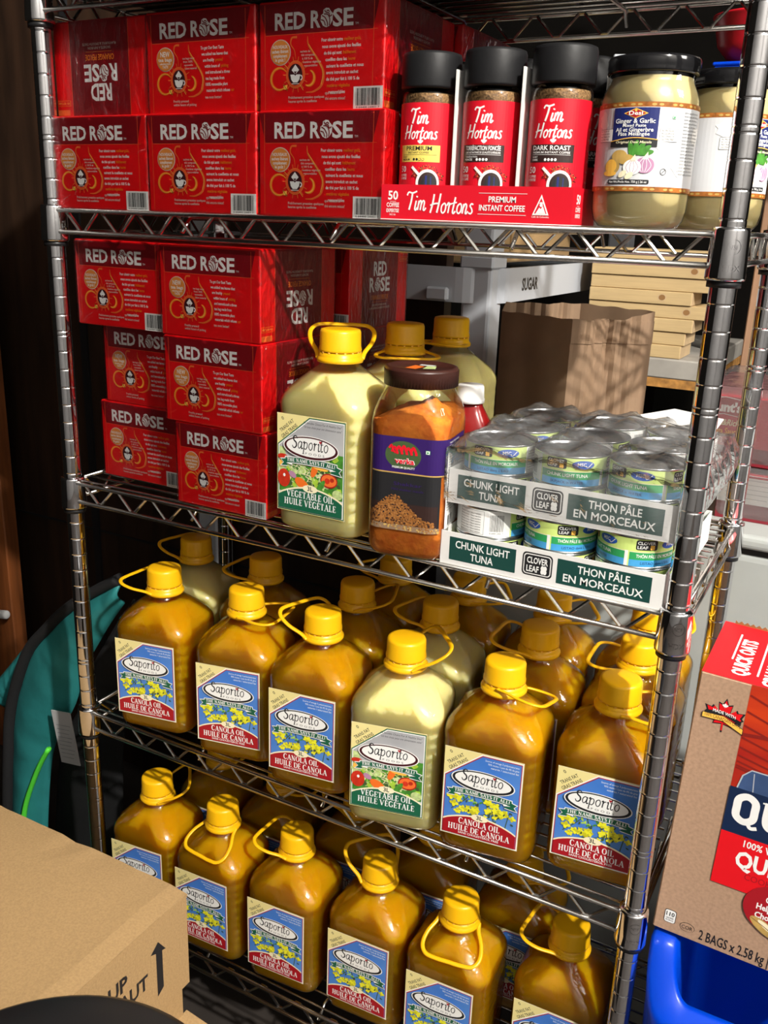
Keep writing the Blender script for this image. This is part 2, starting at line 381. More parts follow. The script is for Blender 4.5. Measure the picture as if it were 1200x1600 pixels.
SERIF['\u00c9']=(SERIF['E'][0],SERIF['E'][1]+[([(.32,1.08),(.46,1.28)],.09)])
ITAL={
'S':(.60,[([(.55,.80),(.46,.98),(.28,.99),(.14,.82),(.22,.62),(.42,.46),(.46,.22),(.30,.02),(.12,.03),(.03,.2)],lambda t:.06+.07*sin(pi*t))]),
'a':(.56,[([(.42,.50),(.26,.60),(.08,.42),(.05,.14),(.15,.01),(.30,.14),(.41,.40)],.075),([(.44,.60),(.38,.12),(.44,.01),(.54,.10)],.09)]),
'p':(.56,[([(.02,.50),(.14,.60),(.02,-.38)],.085),([(.09,.34),(.24,.57),(.42,.52),(.43,.24),(.28,.02),(.10,.06)],.075),([(-.08,-.38),(.14,-.38)],.045)]),
'o':(.52,[([(.26,.60),(.09,.46),(.05,.18),(.18,.0),(.34,.10),(.42,.38),(.36,.56)],.075,True)]),
'r':(.42,[([(.02,.50),(.14,.60),(.07,0)],.09),([(.10,.30),(.22,.54),(.38,.58)],.08)]),
'i':(.28,[([(.04,.52),(.14,.60),(.09,.10),(.14,.0),(.24,.08)],.085)]),
't':(.36,[([(.17,.88),(.08,.14),(.15,.0),(.28,.09)],.085),([(.0,.58),(.32,.60)],.055)]),
}
SCRIPT={
'T':(.62,[([(.0,.80),(.12,.98),(.42,.94),(.76,1.04)],.10),([(.42,.95),(.36,.5),(.22,0)],.12)]),
'i':(.24,[([(.12,.52),(.04,.08),(.12,.0),(.24,.14)],.105),([(.16,.70),(.19,.78)],.12)]),
'm':(.72,[([(.10,.52),(.02,0)],.105),([(.05,.25),(.20,.52),(.30,.42),(.24,0)],.10),([(.27,.25),(.42,.52),(.54,.44),(.48,.06),(.56,.0),(.68,.14)],.10)]),
'H':(.78,[([(.20,1.02),(.12,.5),(-.04,-.02)],.12),([(.72,1.06),(.62,.5),(.50,0)],.12),([(-.06,.40),(.3,.50),(.68,.52)],.10)]),
'o':(.46,[([(.24,.52),(.08,.38),(.06,.12),(.18,.0),(.34,.10),(.40,.34),(.34,.50)],.10,True)]),
'r':(.40,[([(.02,.40),(.12,.55),(.20,.50),(.14,0)],.10),([(.17,.30),(.28,.50),(.40,.50)],.10)]),
't':(.38,[([(.26,.88),(.10,.12),(.18,.0),(.32,.12)],.11),([(.0,.52),(.40,.60)],.085)]),
'n':(.50,[([(.10,.52),(.02,0)],.105),([(.05,.25),(.22,.52),(.34,.42),(.27,.06),(.34,.0),(.46,.14)],.10)]),
's':(.40,[([(.34,.50),(.20,.54),(.10,.42),(.22,.28),(.28,.12),(.16,.0),(.0,.06)],.10)]),
' ':(.22,[]),
}
def lettering(d, font, txt, x, y, h, m, l=1, al='c', w=None, shear=0.0, weight=1.0, warp=None, lift=None):
    tot=sum(font[c][0] for c in txt); sx=(w/tot) if w else h; cx={'c':-tot*sx/2,'l':0,'r':-tot*sx}[al]
    for ch in txt:
        wd,st=font[ch]
        for si,s in enumerate(st):
            pts=[]
            for a,b in s[0]:
                X=cx+(a+shear*b)*sx; Y=b*h
                pts.append((X,Y))
            ww=s[1]; sc=(sx+h)/2*weight
            wf=(lambda t,ww=ww,sc=sc: ww(t)*sc) if callable(ww) else ww*sc
            P=smooth_pts(pts,5,len(s)>2) if len(pts)>2 else pts
            if warp: P=[warp(*p) for p in P]
            d.ribbon([(x+a,y+b) for a,b in P],wf,m,l+.05*si,sm=False,closed=len(s)>2)
        cx+=wd*sx

def barcode(d,x0,y0,x1,y1,l=1,seed=3):
    r=random.Random(seed); d.rect(x0,y0,x1,y1,'white',l); w=x1-x0; h=y1-y0; x=x0+.08*w
    while x<x1-.1*w:
        b=r.choice((.012,.02,.03))*w; d.rect(x,y0+.16*h,x+b,y1-.08*h,'ink',l+1); x+=b+r.choice((.012,.02,.028))*w
    d.text('0 64400 24451 7',(x0+x1)/2,y0+.04*h,.08*h,'ink',l+1,w=.8*w)

def leafmark(d,cx,cy,r,m,l):
    """eleven-point maple leaf"""
    h=[(0,1),(.14,.66),(.34,.74),(.27,.26),(.56,.52),(.63,.38),(.94,.44),(.82,.14),(.92,.04),(.42,-.32),(.47,-.50),(.06,-.42)]
    p=h+[(-a,b) for a,b in h[::-1][:-1]]
    d.poly([(cx+a*r,cy+b*r) for a,b in p],m,l); d.ribbon([(cx,cy-.42*r),(cx,cy-.85*r)],.08*r,m,l,sm=False)

# ------------------------------------------------------------------ the room
def slab(name, lo, hi, m):
    b=MB(); b.box(lo,hi,m); return struct(b.build(name))
slab('floor',(-1.0,-3.2,-.05),(3.8,2.3,0),'floor')
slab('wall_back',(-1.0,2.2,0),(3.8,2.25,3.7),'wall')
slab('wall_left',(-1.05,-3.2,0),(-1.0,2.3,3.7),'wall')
slab('wall_right',(3.8,-3.2,0),(3.85,2.3,3.7),'lightwall')
slab('wall_front',(-1.0,-3.25,0),(3.8,-3.2,3.7),'lightwall')
slab('ceiling',(-1.05,-3.25,3.7),(3.85,2.3,3.75),'lightwall')

# ------------------------------------------------------------------ chrome shelving unit
W, DP, IN = .8757, .3523, .0254
LV = [1.667, 1.400, 1.019, .638, .257]
unit = thing('wire_shelving_unit','tall chrome wire shelving rack with grooved posts holding all the groceries','shelving',(0,0,0))
def post(x,y):
    b=MB(); prof=[(.0127,.0)]; g0=1.40-2.73*IN
    zs=sorted(g0-i*IN for i in range(-22,51) if .02<g0-i*IN<1.93)
    dbl={round(g0-i*IN,4) for i in range(-26,60,10)}
    dbl={round(g0-(4+10*i)*IN,4) for i in range(-3,6)}
    for z in zs:
        for zz in ((z-.003,z+.003) if round(z,4) in dbl else (z,)):
            prof += [(.0127,zz-.0020),(.0127,zz-.0009),(.01225,zz-.0004),(.01225,zz+.0004),(.0127,zz+.0009),(.0127,zz+.0020)]
    prof += [(.0127,1.94),(.011,1.945)]
    b.lathe(prof,'chrome',n=28)
    return b.build('post',unit,(x,y,0))
posts=[post(x,y) for x,y in ((0,0),(W,0),(0,DP),(W,DP))]
for p in posts:
    b=MB(); b.lathe([(.010,.0),(.017,.0),(.017,.012),(.013,.016)],'black_plastic',n=20); b.build('foot',p)
def zig(b,a,c,z0,z1,pitch,r,m):
    a=Vector(a);c=Vector(c);L=(c-a).length;t=(c-a)/L;n=int(L/pitch*2);pts=[]
    for i in range(n+1):
        q=a+t*(L*(i)/n); zc=z0 if i%2 else z1; e=t*(pitch*.06)
        pts += [tuple((q-e)[:2])+(zc,), tuple((q+e)[:2])+(zc,)]
    b.tube(pts,r,m,n=6,smooth=False)
for s in LV:
    b=MB(); zt=s-.006
    ny=15
    for i in range(ny):
        y=.008+(DP-.016)*i/(ny-1); b.tube([(.004,y,zt),(W-.004,y,zt)],.0018,'chrome_wire',n=6)
    for x in (.22,.44,.66):
        b.tube([(x,.004,zt-.022),(x,.02,zt-.005),(x,DP-.02,zt-.005),(x,DP-.004,zt-.022)],.0027,'chrome_wire',n=6)
    sh=b.build('shelf',unit)
    def truss(a,c,inn):
        t=MB(); a=Vector(a);c=Vector(c);d=(c-a).normalized()*.013
        for z,r in ((zt-.0005,.0031),(zt-.0285,.0031)): t.tube([tuple((a+d).to_3d()+Vector((0,0,z))),tuple((c-d).to_3d()+Vector((0,0,z)))],r,'chrome_wire',n=8)
        i=Vector(inn); zig(t,tuple((a+i+d*1.6).to_3d()),tuple((c+i-d*1.6).to_3d()),zt-.0275,zt-.002,.062,.0021,'chrome_wire')
        for z in (zt-.0005,zt-.0285):
            for q in (a+d,c-d):
                t.lathe([(.0,-.0036),(.0026,-.0026),(.0037,0),(.0026,.0026),(.0,.0036)],'chrome_wire',(q.x,q.y,z),n=8,cap=False)
        t.build('truss',sh)
    truss((0,-.006),(W,-.006),(0,.005)); truss((0,DP+.006),(W,DP+.006),(0,-.005))
    truss((-.004,0),(-.004,DP),(.005,0)); truss((W+.004,0),(W+.004,DP),(-.005,0))
    for x,y in ((0,0),(W,0),(0,DP),(W,DP)):
        t=MB(); t.lathe([(.0131,.0005),(.0166,.0),(.0170,-.003),(.0186,-.044),(.0182,-.047),(.0131,-.047)],'chrome',n=32,cap=False)
        if x>0 and y==0:
            d=D(); d.arc(0,-.017,.0068,0,360,.0009,'chrome',1,n=28); d.text('NSF',0,-.0192,.0042,'chrome',1,bold=.01); d.text('HDX',0,-.0385,.0055,'chrome',1,bold=.01)
            rr=.0180
            d.emit(t, lambda u,v,h: ((.0170-.0016*v/.044*1.0+.00035+h)*sin(u/rr+.42),-(.0170-.0016*v/.044+.00035+h)*cos(u/rr+.42),v), .002)
        c=t.build('collar',sh,(x,y,s))
        t=MB(); t.lathe([(.0129,-.047),(.0158,-.047),(.0158,-.0535),(.0129,-.0535)],'black_plastic',n=24,cap=False); t.build('retainer_ring',sh,(x,y,s))

SURF=[l-.0042 for l in LV]   # top of the deck wires: [S1,S2,S3,S4,S5]

# ------------------------------------------------------------------ tea boxes
TW,TD,TH=.166,.172,.1135
FR=['Pour obtenir notre meilleur go\u00fbt,','nous avons ajout\u00e9 des feuilles','de th\u00e9 qui sont fra\u00eechement','cueillies dans les heures','suivant la cueillette et nous','avons introduit un sachet','de th\u00e9 pur fait \u00e0 100 % de','mati\u00e8res v\u00e9g\u00e9tales','renouvelables']
EN=['To get Our Best Taste','we added tea leaves that','are freshly pressed','within hours of picking','and introduced a three','tea bag made from','100% renewable plant','materials which infuses our']
def rose(d,cx,cy,r,l,bg):
    d.poly([(cx+r*x,cy+r*y) for x,y in ((-.1,1.15),(.35,1.1),(.62,.75),(.95,.45),(.9,-.35),(.45,-.95),(-.05,-1.1),(-.55,-.9),(-.95,-.3),(-.85,.35),(-.55,.5),(-.5,.95))],'white',l)
    for a in ([(-.7,.3),(-.2,.0),(.15,-.6),(.1,-1.0)],[(-.85,-.2),(-.4,-.35),(-.15,-.9)],[(-.4,.45),(.2,.35),(.5,-.2),(.45,-.9)],[(.85,.3),(.5,.15),(.35,.5),(-.1,.65),(-.3,.9)],[(.0,.75),(.25,.85),(.45,.65)]):
        d.ribbon([(cx+r*x,cy+r*y) for x,y in a],r*.13,bg,l+1)
def tea_front(fr):
    d=D(); U=TW/TH
    d.poly([(.0,.98),(.08,.70),(1.33,.70),(1.40,.98)],'red_dark',1)
    for x in (.065,1.335): d.rect(x,.02,x+.006,.97,'red_line',2)
    d.rect(.08,.695,1.38,.700,'red_line',2)
    d.text('RED',.19,.745,.145,'white',3,'l',.028,w=.37); d.text('R',.62,.745,.145,'white',3,'l',.028,w=.115); rose(d,.805,.82,.075,3,'red_dark'); d.text('SE',.875,.745,.145,'white',3,'l',.028,w=.235)
    d.text('TM',1.13,.745,.02,'white',3,'l')
    d.ell(.26,.54,.125,.118,'offwhite',3); d.ell(.26,.54,.117,.110,'badge',4)
    if fr:
        for t,y,w in (('NOUVEAUX',.575,.18),('sachets lib\u00e9rant',.535,.20),('compl\u00e8tement',.495,.17),('le go\u00fbt !',.458,.12)): d.text(t,.26,y,.03,'white',5,bold=.02,w=w)
    else:
        for t,y,w,h in (('NEW',.565,.13,.05),('tea bags',.520,.19,.035),('unlocking more',.488,.15,.02),('TASTE',.455,.08,.024)): d.text(t,.26,y,h,'white',5,bold=.02,w=w)
    for k in range(14):
        a=2*pi*k/14; d.ribbon([(.445+.11*cos(a),.335+.12*sin(a)),(.445+.155*cos(a),.335+.165*sin(a))],.008,'glow',3,sm=False)
    d.ell(.445,.335,.115,.128,'glow',4); d.ell(.445,.335,.100,.112,'red_line',5); d.ell(.445,.335,.085,.098,'maroon',6)
    d.poly([(.445,.425),(.49,.375),(.445,.335),(.40,.375)],'white',7); d.poly([(.425,.362),(.465,.362),(.445,.340)],'maroon',8)
    d.poly([(.385,.335),(.505,.335),(.495,.29),(.47,.262),(.42,.262),(.395,.29)],'white',7); d.poly([(.425,.343),(.465,.343),(.445,.322)],'maroon',8)
    d.arc(.507,.305,.02,-90,90,.012,'white',7); d.rect(.40,.248,.49,.254,'white',7)
    d.arc(.25,.30,.105,40,318,lambda t:.012+.018*sin(pi*t),'orange',3,ry=.10); d.arc(.25,.30,.105,60,300,.006,'amber',4,ry=.10)
    d.poly([(.30,.235),(.35,.245),(.345,.205),(.31,.20)],'amber',5); d.ribbon([(.30,.25),(.35,.19)],.006,'leaf',6,sm=False)
    d.arc(.60,.30,.07,-120,75,lambda t:.012+.022*sin(pi*t),'orange',3); d.arc(.60,.30,.07,-110,60,.010,'amber',4)
    d.ribbon([(.46,.67),(.40,.665),(.385,.61),(.43,.55),(.445,.47)],lambda t:.018*(1-t)+.004,'glow',3)
    d.ribbon([(.585,.67),(.60,.59),(.70,.47),(.775,.35),(.755,.23),(.66,.175),(.57,.17)],lambda t:.008+.02*sin(pi*t),'glow',3)
    d.ribbon([(.60,.60),(.70,.47),(.772,.35),(.752,.235)],.006,'amber',4)
    d.ribbon([(.31,.43),(.37,.38)],.005,'amber',4,sm=False); d.ribbon([(.50,.24),(.54,.19)],.005,'amber',4,sm=False)
    for i,t in enumerate(FR if fr else EN):
        y=.615-.058*i; x=.75+(.0,.01,.03,.05,.06,.06,.06,.07,.09)[i]
        o = i in (0,2,3,7) if fr else i in (2,3,7)
        words=t.split(' ')
        if o and len(words)>2:
            a=' '.join(words[:-2 if i==0 else -1]); c=t[len(a)+1:]; wa=.017*len(a)*.80
            d.text(a,x,y,.030,'white',3,'l',.018,w=wa); d.text(c,x+wa+.015,y,.030,'orange',3,'l',.012,w=.0136*len(c))
        else: d.text(t,x,y,.030,'orange' if o else 'white',3,'l',.018,w=.0136*len(t)*1.08)
    for i,t in enumerate(['qui infuse le','th\u00e9 encore mieux!'] if fr else ['tea even better!']): d.text(t,.80,.145-.05*i,.028,'offwhite',3,'l',.01,w=.012*len(t)*1.15)
    for i,t in enumerate(['sachets de','th\u00e9 compos\u00e9s','\u00e0 100 % de','mati\u00e8res v\u00e9g\u00e9tales','renouvelables'] if fr else ['tea bags made','from 100%','renewable','plant material']): d.text(t,.50+.012*i,.53-.032*i,.020,'offwhite',3,'l',.01)
    for i,t in enumerate(['Fra\u00eechement press\u00e9es quelques','heures apr\u00e8s la cueillette'] if fr else ['Freshly pressed','within hours of picking']): d.text(t,.36,.115-.036*i,.024,'offwhite',3,'l',.01)
    if fr: barcode(d,1.13,.004,1.46,.205,3)
    return d
def tea_side():
    d=D(); U=TD/TH
    d.rect(.30,0,1.24,1,'red_dark',1)
    for x in (.295,1.24): d.rect(x,.02,x+.006,.98,'red_line',2)
    d.text('RED',.76,.66,.17,'white',3,bold=.03,w=.34)
    d.text('R',.49,.46,.17,'white',3,'l',.03,w=.13); rose(d,.70,.545,.078,3,'red_dark'); d.text('SE',.775,.46,.17,'white',3,'l',.03,w=.25)
    d.text('ORANGE PEKOE',.76,.355,.058,'orange',3,bold=.005,w=.46); d.rect(.56,.325,.98,.328,'orange',3)
    d.text('SACHETS \u00c0 INFUSION',.76,.275,.026,'offwhite',3); d.text('FLAVOURFUL & SMOOTH TASTE',.76,.235,.026,'offwhite',3)
    d.rect(1.28,.82,1.50,.88,'orange',2); d.rect(1.285,.825,1.495,.875,'red',3); d.text('100% + RECYCLABLE',1.39,.84,.022,'amber',4,w=.19); d.rect(1.30,.92,1.50,.98,'glow',2)
    return d
TF={True:tea_front(True),False:tea_front(False)}; TS=tea_side()
def make_tea(fr,updown):
    t=thing('tea_box','','tea box',(0,0,0),0,'boxes of tea')
    b=MB(); b.box((-TW/2,-TD/2,0),(TW/2,TD/2,TH),'red',.0012,1)
    TF[fr].emit(b, lambda u,v,h:(u*TH-TW/2,-TD/2-.0001-h*.8,v*TH))
    if updown: TS.emit(b, lambda u,v,h:(TW/2+.0001+h*.8,TD/2-u*TH,TH-v*TH))
    else: TS.emit(b, lambda u,v,h:(TW/2+.0001+h*.8,u*TH-TD/2,v*TH))
    b.build('carton',t)
    f=MB(); e=.0016; bm=bmesh.new(); bmesh.ops.create_cube(bm,size=1)
    for v in bm.verts: v.co=Vector((v.co.x*(TW+2*e),v.co.y*(TD+2*e),(v.co.z+.5)*(TH-.0006)+.0003))
    bmesh.ops.bevel(bm,geom=list(bm.edges),offset=.0028,segments=2,profile=.5,affect='EDGES'); f.addbm(bm,'wrap')
    f.build('shrink_wrap',t)
    return t
TEA={k:make_tea(*k) for k in ((True,True),(False,True),(True,False))}
used=set()
def tea(key,x,y,z,label,rz=0,sx=1.0):
    o=TEA[key]
    if key in used: o=copy_tree(o)
    used.add(key); o.location=(x,y,z); o.rotation_euler=(0,0,rz); o.scale=(sx,1,1); o['label']=label; return o
FD=(True,True); ED=(False,True); FU=(True,False)
z2=SURF[1]+.0004; st=TH+.0006
y2=.002+TD/2
tea(FD,.086,y2,z2,'red tea box with barcode, bottom row of the upper shelf, beside the left chrome post')
tea(FD,.2545,y2-.001,z2,'red tea box with barcode, middle one of the bottom row on the upper shelf')
tea(FD,.424,y2,z2,'red tea box with barcode on the upper shelf, directly left of the coffee jar tray')
tea(ED,.079,y2+.016,z2+st,'red tea box turned to its side with upside-down lettering, at top left',-pi/2).scale=(1,.94,1)
tea(ED,.2445,y2+.014,z2+st,'red tea box with NEW badge, middle one of the topmost row',0,.985)
tea(FD,.414,y2+.014,z2+st,'red tea box in loose shiny film, right end of the topmost row front',0,.985)
tea(FD,.424,y2+.190,z2+st,'red tea box at the back of the topmost row, dark side above the coffee lids',0,.985)
z3=SURF[2]+.0004; sx=.945
tea(FD,.272,.005+TD/2,z3,'red tea box with barcode, lowest of its stack, left of the pale oil jug',0,.90)
tea(ED,.263,.003+TD/2,z3+st,'red tea box with NEW badge, second in the stack left of the pale oil jug',0,.95)
tea(ED,.261,.003+TD/2,z3+2*st,'red tea box with NEW badge on top of the stack under the upper shelf',0,.955)
tea(FD,.101,.012+TD/2,z3+2*st,'red tea box with barcode, top left on the second shelf beside the left post',0,.955)
tea(ED,.107,.050+TD/2,z3+st,'red tea box with NEW badge, shaded, middle of the left stack, second shelf',0,.95)
tea(FD,.094,.050+TD/2,z3,'red tea box with barcode in shadow, bottom of the left stack on the second shelf',0,.95)
tea(FU,.270,.008+1.5*TD+.020,z3+2*st,'red tea box with upright side lettering behind the top box of the second shelf stack',0,.955)
b2=tea(FD,.270,.008+1.5*TD+.020,z3+st,'dark red tea box in the back row, behind the first pale oil jug',0,.955)

# ------------------------------------------------------------------ oil jugs
HW,HD=.0625,.0575
def rrect(hw,hd,r,z,n=6,pleat=0.0,off=0.0):
    hw-=off;hd-=off;r=max(.004,min(r-off,hw,hd)); p=[]
    for cx,cy,a0 in ((hw-r,hd-r,0),(-hw+r,hd-r,90),(-hw+r,-hd+r,180),(hw-r,-hd+r,270)):
        for k in range(n+1):
            a=radians(a0+90*k/n); q=1+(pleat if k%2 else -pleat); p.append(((cx+r*cos(a))*q,(cy+r*sin(a))*q,z))
    return p
BODY=[(.0000,.048,.043,.016,0),(.0015,.054,.049,.019,0),(.006,.0595,.0545,.021,0),(.013,.0622,.0572,.027,0),(.022,.0625,.0575,.027,0)]
for i in range(9):
    z=.030+.0142*i; BODY += [(z,.0625,.0575,.027,0),(z+.003,.0623,.05735,.0271,0),(z+.007,.0623,.05735,.0271,0),(z+.010,.0625,.0575,.027,0)]
BODY += [(.160,.0627,.0577,.027,0),(.166,.0622,.0572,.028,0),(.172,.0602,.0555,.030,.010),(.180,.0552,.0515,.033,.022),(.189,.0470,.0450,.036,.030),(.198,.0370,.0362,.034,.030),(.206,.0275,.0275,.0275,.014),(.212,.0235,.0235,.0235,0)]
def jug_body(m,off,top):
    b=MB(); R=[rrect(hw,hd,r,max(z,off),8,pl if not off else pl*.3,off) for z,hw,hd,r,pl in BODY if z<=top]
    if top>.207: R += [rrect(.0228,.0228,.0228,.222,8)]
    b.loft(R,m); return b
def jug_label(canola):
    d=D(); rnd=random.Random(5 if canola else 9); w=.80
    d.rrect(0,0,w,1,.02,'corner',1)
    d.poly([(.005,.005),(w-.005,.005),(w-.005,.99),(.38,.99),(.005,.685)],'white' if canola else 'green_dk',2)
    d.poly([(.015,.015),(w-.015,.015),(w-.015,.978),(.385,.978),(.015,.678)],'crimson' if canola else 'white',3)
    d.poly([(.024,.024),(w-.024,.024),(w-.024,.968),(.389,.968),(.024,.671)],'blue_lbl' if canola else 'grey_lbl',4)
    for t,x,y,h,ww in (('0',.075,.935,.035,None),('TRANS FAT',.125,.865,.038,.20),('GRAS TRANS',.155,.815,.038,.23),('SANS CHOLESTEROL FREE',.17,.775,.016,.25)):
        d.text(t,x,y,h,'ink',3,bold=.01,rot=.68,w=ww)
    if canola:
        for i,t in enumerate(['Source of omega 3 polyunsaturates','90% moins / Less de 4% de gras','satur\u00e9s / saturated fat']): d.text(t,.755,.925-.035*i,.020,'white',5,'r',w=.34-.03*i)
        stems=[([(.10,.30),(.22,.42),(.30,.52)],.010),([(.33,.24),(.36,.36),(.32,.52)],.012),([(.55,.24),(.52,.36),(.60,.48)],.012),([(.40,.30),(.50,.34),(.60,.33)],.008),([(.66,.22),(.68,.34),(.70,.42)],.010),([(.52,.36),(.44,.46)],.008),([(.55,.30),(.64,.40)],.008)]
        for p,ww in stems: d.ribbon(p,ww,'stem',5)
        for k in range(20): x=.33+rnd.uniform(-.12,.10); y=.46+rnd.uniform(-.04,.08); d.ell(x,y,.022,.010,'leaf' if k%2 else 'lime',6+k%2,8,rnd.uniform(0,3))
        for k in range(40):
            x,y=rnd.choice(((.14,.44),(.10,.34),(.22,.36),(.30,.42),(.27,.31),(.36,.34),(.50,.45),(.58,.42),(.44,.38),(.56,.31),(.68,.37),(.18,.30),(.47,.29)))
            x+=rnd.uniform(-.055,.055); y+=rnd.uniform(-.04,.04); r=rnd.uniform(.022,.042)
            for q in range(4):
                a=q*pi/2+k; d.ell(x+r*.6*cos(a),y+r*.45*sin(a),r*.62,r*.45,'petal' if (k+q)%3 else 'petal2',8+k%4,8,a)
        for k in range(16): x=rnd.uniform(.20,.74); y=rnd.uniform(.26,.44); d.ell(x,y,.018,.008,'stem',13,8,rnd.uniform(0,3))
    else:
        for i,t in enumerate(['"A Sensible Choice For A Healthy Diet"','"Un bon choix pour une alimentation saine"']): d.text(t,.755,.925-.04*i,.022,'ink',5,'r',w=.44,shear=.2)
        d.rect(.024,.20,w-.024,.50,'leaf',5); d.rect(.60,.40,w-.024,.66,'leaf',5); d.rect(.024,.40,.10,.66,'leaf_pale',5)
        for k in range(80):
            x=rnd.uniform(.05,.75); y=rnd.uniform(.20,.50) if x<.6 else rnd.uniform(.18,.64)
            d.blob(x,y,rnd.uniform(.018,.045),rnd.choice(('leaf_pale','lime','leaf','leaf_pale','stem')),6+k%5,11,.45,rnd)
        for k in range(46):
            x=rnd.uniform(.2,.5); y=rnd.uniform(.30,.52); a=rnd.uniform(0,3); d.ribbon([(x,y),(x+.05*cos(a),y+.04*sin(a)),(x+.07*cos(a+.7),y+.06*sin(a+.7))],.006,rnd.choice(('leaf_pale','cream','lime')),12,n=3)
        for x,y,rx,ry,m,ro in ((.085,.34,.075,.095,'tomato',0),(.07,.56,.06,.03,'tomato',0),(.06,.49,.03,.04,'amber',0),(.30,.31,.09,.05,'pepper',-.5),(.45,.47,.035,.08,'pepper',-.4),(.52,.50,.09,.022,'amber',-.1),(.62,.39,.10,.075,'crimson',0),(.62,.39,.088,.062,'glow',0),(.60,.385,.03,.030,'tomato',.3),(.655,.40,.025,.022,'tomato',.3),(.41,.27,.06,.035,'maroon',.1),(.52,.31,.03,.09,'leaf',-.6),(.55,.24,.09,.028,'leaf',.6),(.19,.39,.05,.03,'lilac',-.5),(.72,.26,.06,.05,'leaf_pale',0)):
            d.ell(x,y,rx,ry,m,13,16,ro)
        d.ell(.09,.37,.015,.018,'white',14,8)
    # foot band with arched top and the volume
    m='crimson' if canola else 'green_dk'; N=16
    top=[(.024+(w-.048)*i/N, .165+.10*sin(pi*i/N)**.8) for i in range(N+1)]
    d.poly([(.024,.024),(w-.024,.024)]+[(x,y+.018) for x,y in top[::-1]],'cream',15); d.poly([(.024,.024),(w-.024,.024)]+top[::-1],m,16)
    d.ell(.40,.268,.088,.040,'cream',17); d.text('3L',.40,.248,.046,'ink',18,bold=.02)
    lettering(d,SERIF,'CANOLA OIL' if canola else 'VEGETABLE OIL',.40,.160,.066,'white',18,w=.43 if canola else .56,weight=1.1)
    lettering(d,SERIF,'HUILE DE CANOLA' if canola else 'HUILE V\u00c9G\u00c9TALE',.40,.076,.066,'white',18,w=.64 if canola else .62,weight=1.1)
    if canola: d.text('SANS CHOLESTEROL FREE',.40,.042,.024,'white',18,bold=.01,w=.42)
    # banner, oval, word
    for m_,g_,l_ in (('white',.008,19),('green_dk',0,21)):
        d.poly([(.055-g_*1.5,.535+g_),(.13,.548+g_),(.13,.476-g_),(.055-g_*1.5,.470-g_),(.088-g_,.503)],m_,l_); d.poly([(.69,.545+g_),(.765+g_*1.5,.522+g_),(.735+g_,.492),(.765+g_*1.5,.455-g_),(.64,.470-g_)],m_,l_)
        d.poly([(.11-g_,.562+g_),(.25,.572+g_),(.41,.575+g_),(.57,.572+g_),(.71+g_,.562+g_),(.715+g_,.506-g_),(.57,.518-g_),(.41,.521-g_),(.25,.518-g_),(.105-g_,.506-g_)],m_,l_+1)
    d.poly([(.115,.500),(.19,.512),(.19,.488)],'white',23); d.poly([(.705,.500),(.63,.512),(.63,.488)],'white',23)
    lettering(d,SERIF,'THE NAME SAYS IT ALL!',.41,.531,.035,'white',24,w=.57,weight=1.3,warp=lambda x,y:(x,y-.10*x*x))
    d.ell(.41,.690,.325,.120,'white',25,40); d.ell(.41,.690,.313,.112,'ink' if canola else 'maroon',26,40); d.ell(.41,.695,.287,.094,'white',27,40)
    lettering(d,ITAL,'Saporito',.405,.672,.122,'ink',28,w=.43,weight=1.05)
    d.text('F O O D S',.46,.622,.022,'ink',28,w=.22)
    d.poly([(.522,.745),(.538,.767),(.533,.778),(.522,.773),(.511,.778),(.506,.767)],'crimson',29)
    return d
def make_jug(canola):
    t=thing('oil_jug','','oil jug',(0,0,0),0,'three litre oil jugs')
    jug_body('bottle',0,.213).build('bottle',t)
    jug_body('canola' if canola else 'vegoil',.0011,.199).build('oil',t)
    b=MB(); d=jug_label(canola); H=.124
    b.box((-.004-.40*H,-HD-.0006,.0265),(-.004+.40*H,-HD-.0003,.0265+H),'cream')
    d.emit(b, lambda u,v,h:(-.004-.40*H+u*H,-HD-.0006-h*.55,.0265+v*H)); b.build('label',t)
    b=MB(); b.lathe([(.0236,.2115),(.0285,.2120),(.0290,.2155),(.0272,.2180),(.0262,.2195),(.0262,.2235),(.0240,.2240)],'yellow',n=48)
    b.build('neck_ring',t)
    b=MB(); b.lathe([(.0240,.2245),(.0262,.2250),(.0264,.2275),(.0255,.2310),(.0252,.2480),(.0240,.2512),(.0205,.2522),(.0,.2522)],'yellow',n=60,cap=False,rib=.006,ribn=30)
    for k in range(16):
        a=2*pi*k/16; b.box((-.0012,-.0006,.2236),(.0012,.0006,.2252),'amber',T=Matrix.Rotation(a,4,'Z')@Matrix.Translation((0,.0258,0)))
    b.build('cap',t)
    b=MB(); H0=smooth_pts([(0,.0275,0),(.012,.030,0),(.030,.0385,0),(.048,.0405,0),(.059,.033,0),(.0615,.018,0),(.0615,0,0),(.0615,-.018,0),(.059,-.033,0),(.048,-.0405,0),(.030,-.0385,0),(.012,-.030,0),(0,-.0275,0)],5)
    b.tube(H0,.0017,'yellow',n=8,rx=.0030); b.build('handle',t,(0,0,.2155))
    return t
JUG={c:make_jug(c) for c in (True,False)}; jused=set()
def jug(c,x,y,lv,yaw,az,el,label,group=None,twist=0):
    o=JUG[c]
    if c in jused: o=copy_tree(o)
    jused.add(c); o.location=(x,y,SURF[lv]+.0003); o.rotation_euler=(0,0,radians(yaw)); o['label']=label
    if group: o['group']=group
    for ch in o.children:
        if ch.name.startswith('handle'): ch.rotation_euler=Euler((radians(twist),-radians(el),radians(az-yaw)),'XYZ')
    return o
CN,VG=True,False
g='oil jugs on the third shelf'
jug(CN,.122,.053,3,11,178,12,'leftmost canola oil jug in front on the third shelf, handle out to the left',g)
jug(CN,.274,.056,3,12,8,4,'canola oil jug second from the left in front on the third shelf',g)
jug(CN,.409,.049,3,8,160,28,'canola oil jug directly left of the pale jug on the third shelf, handle raised left',g)
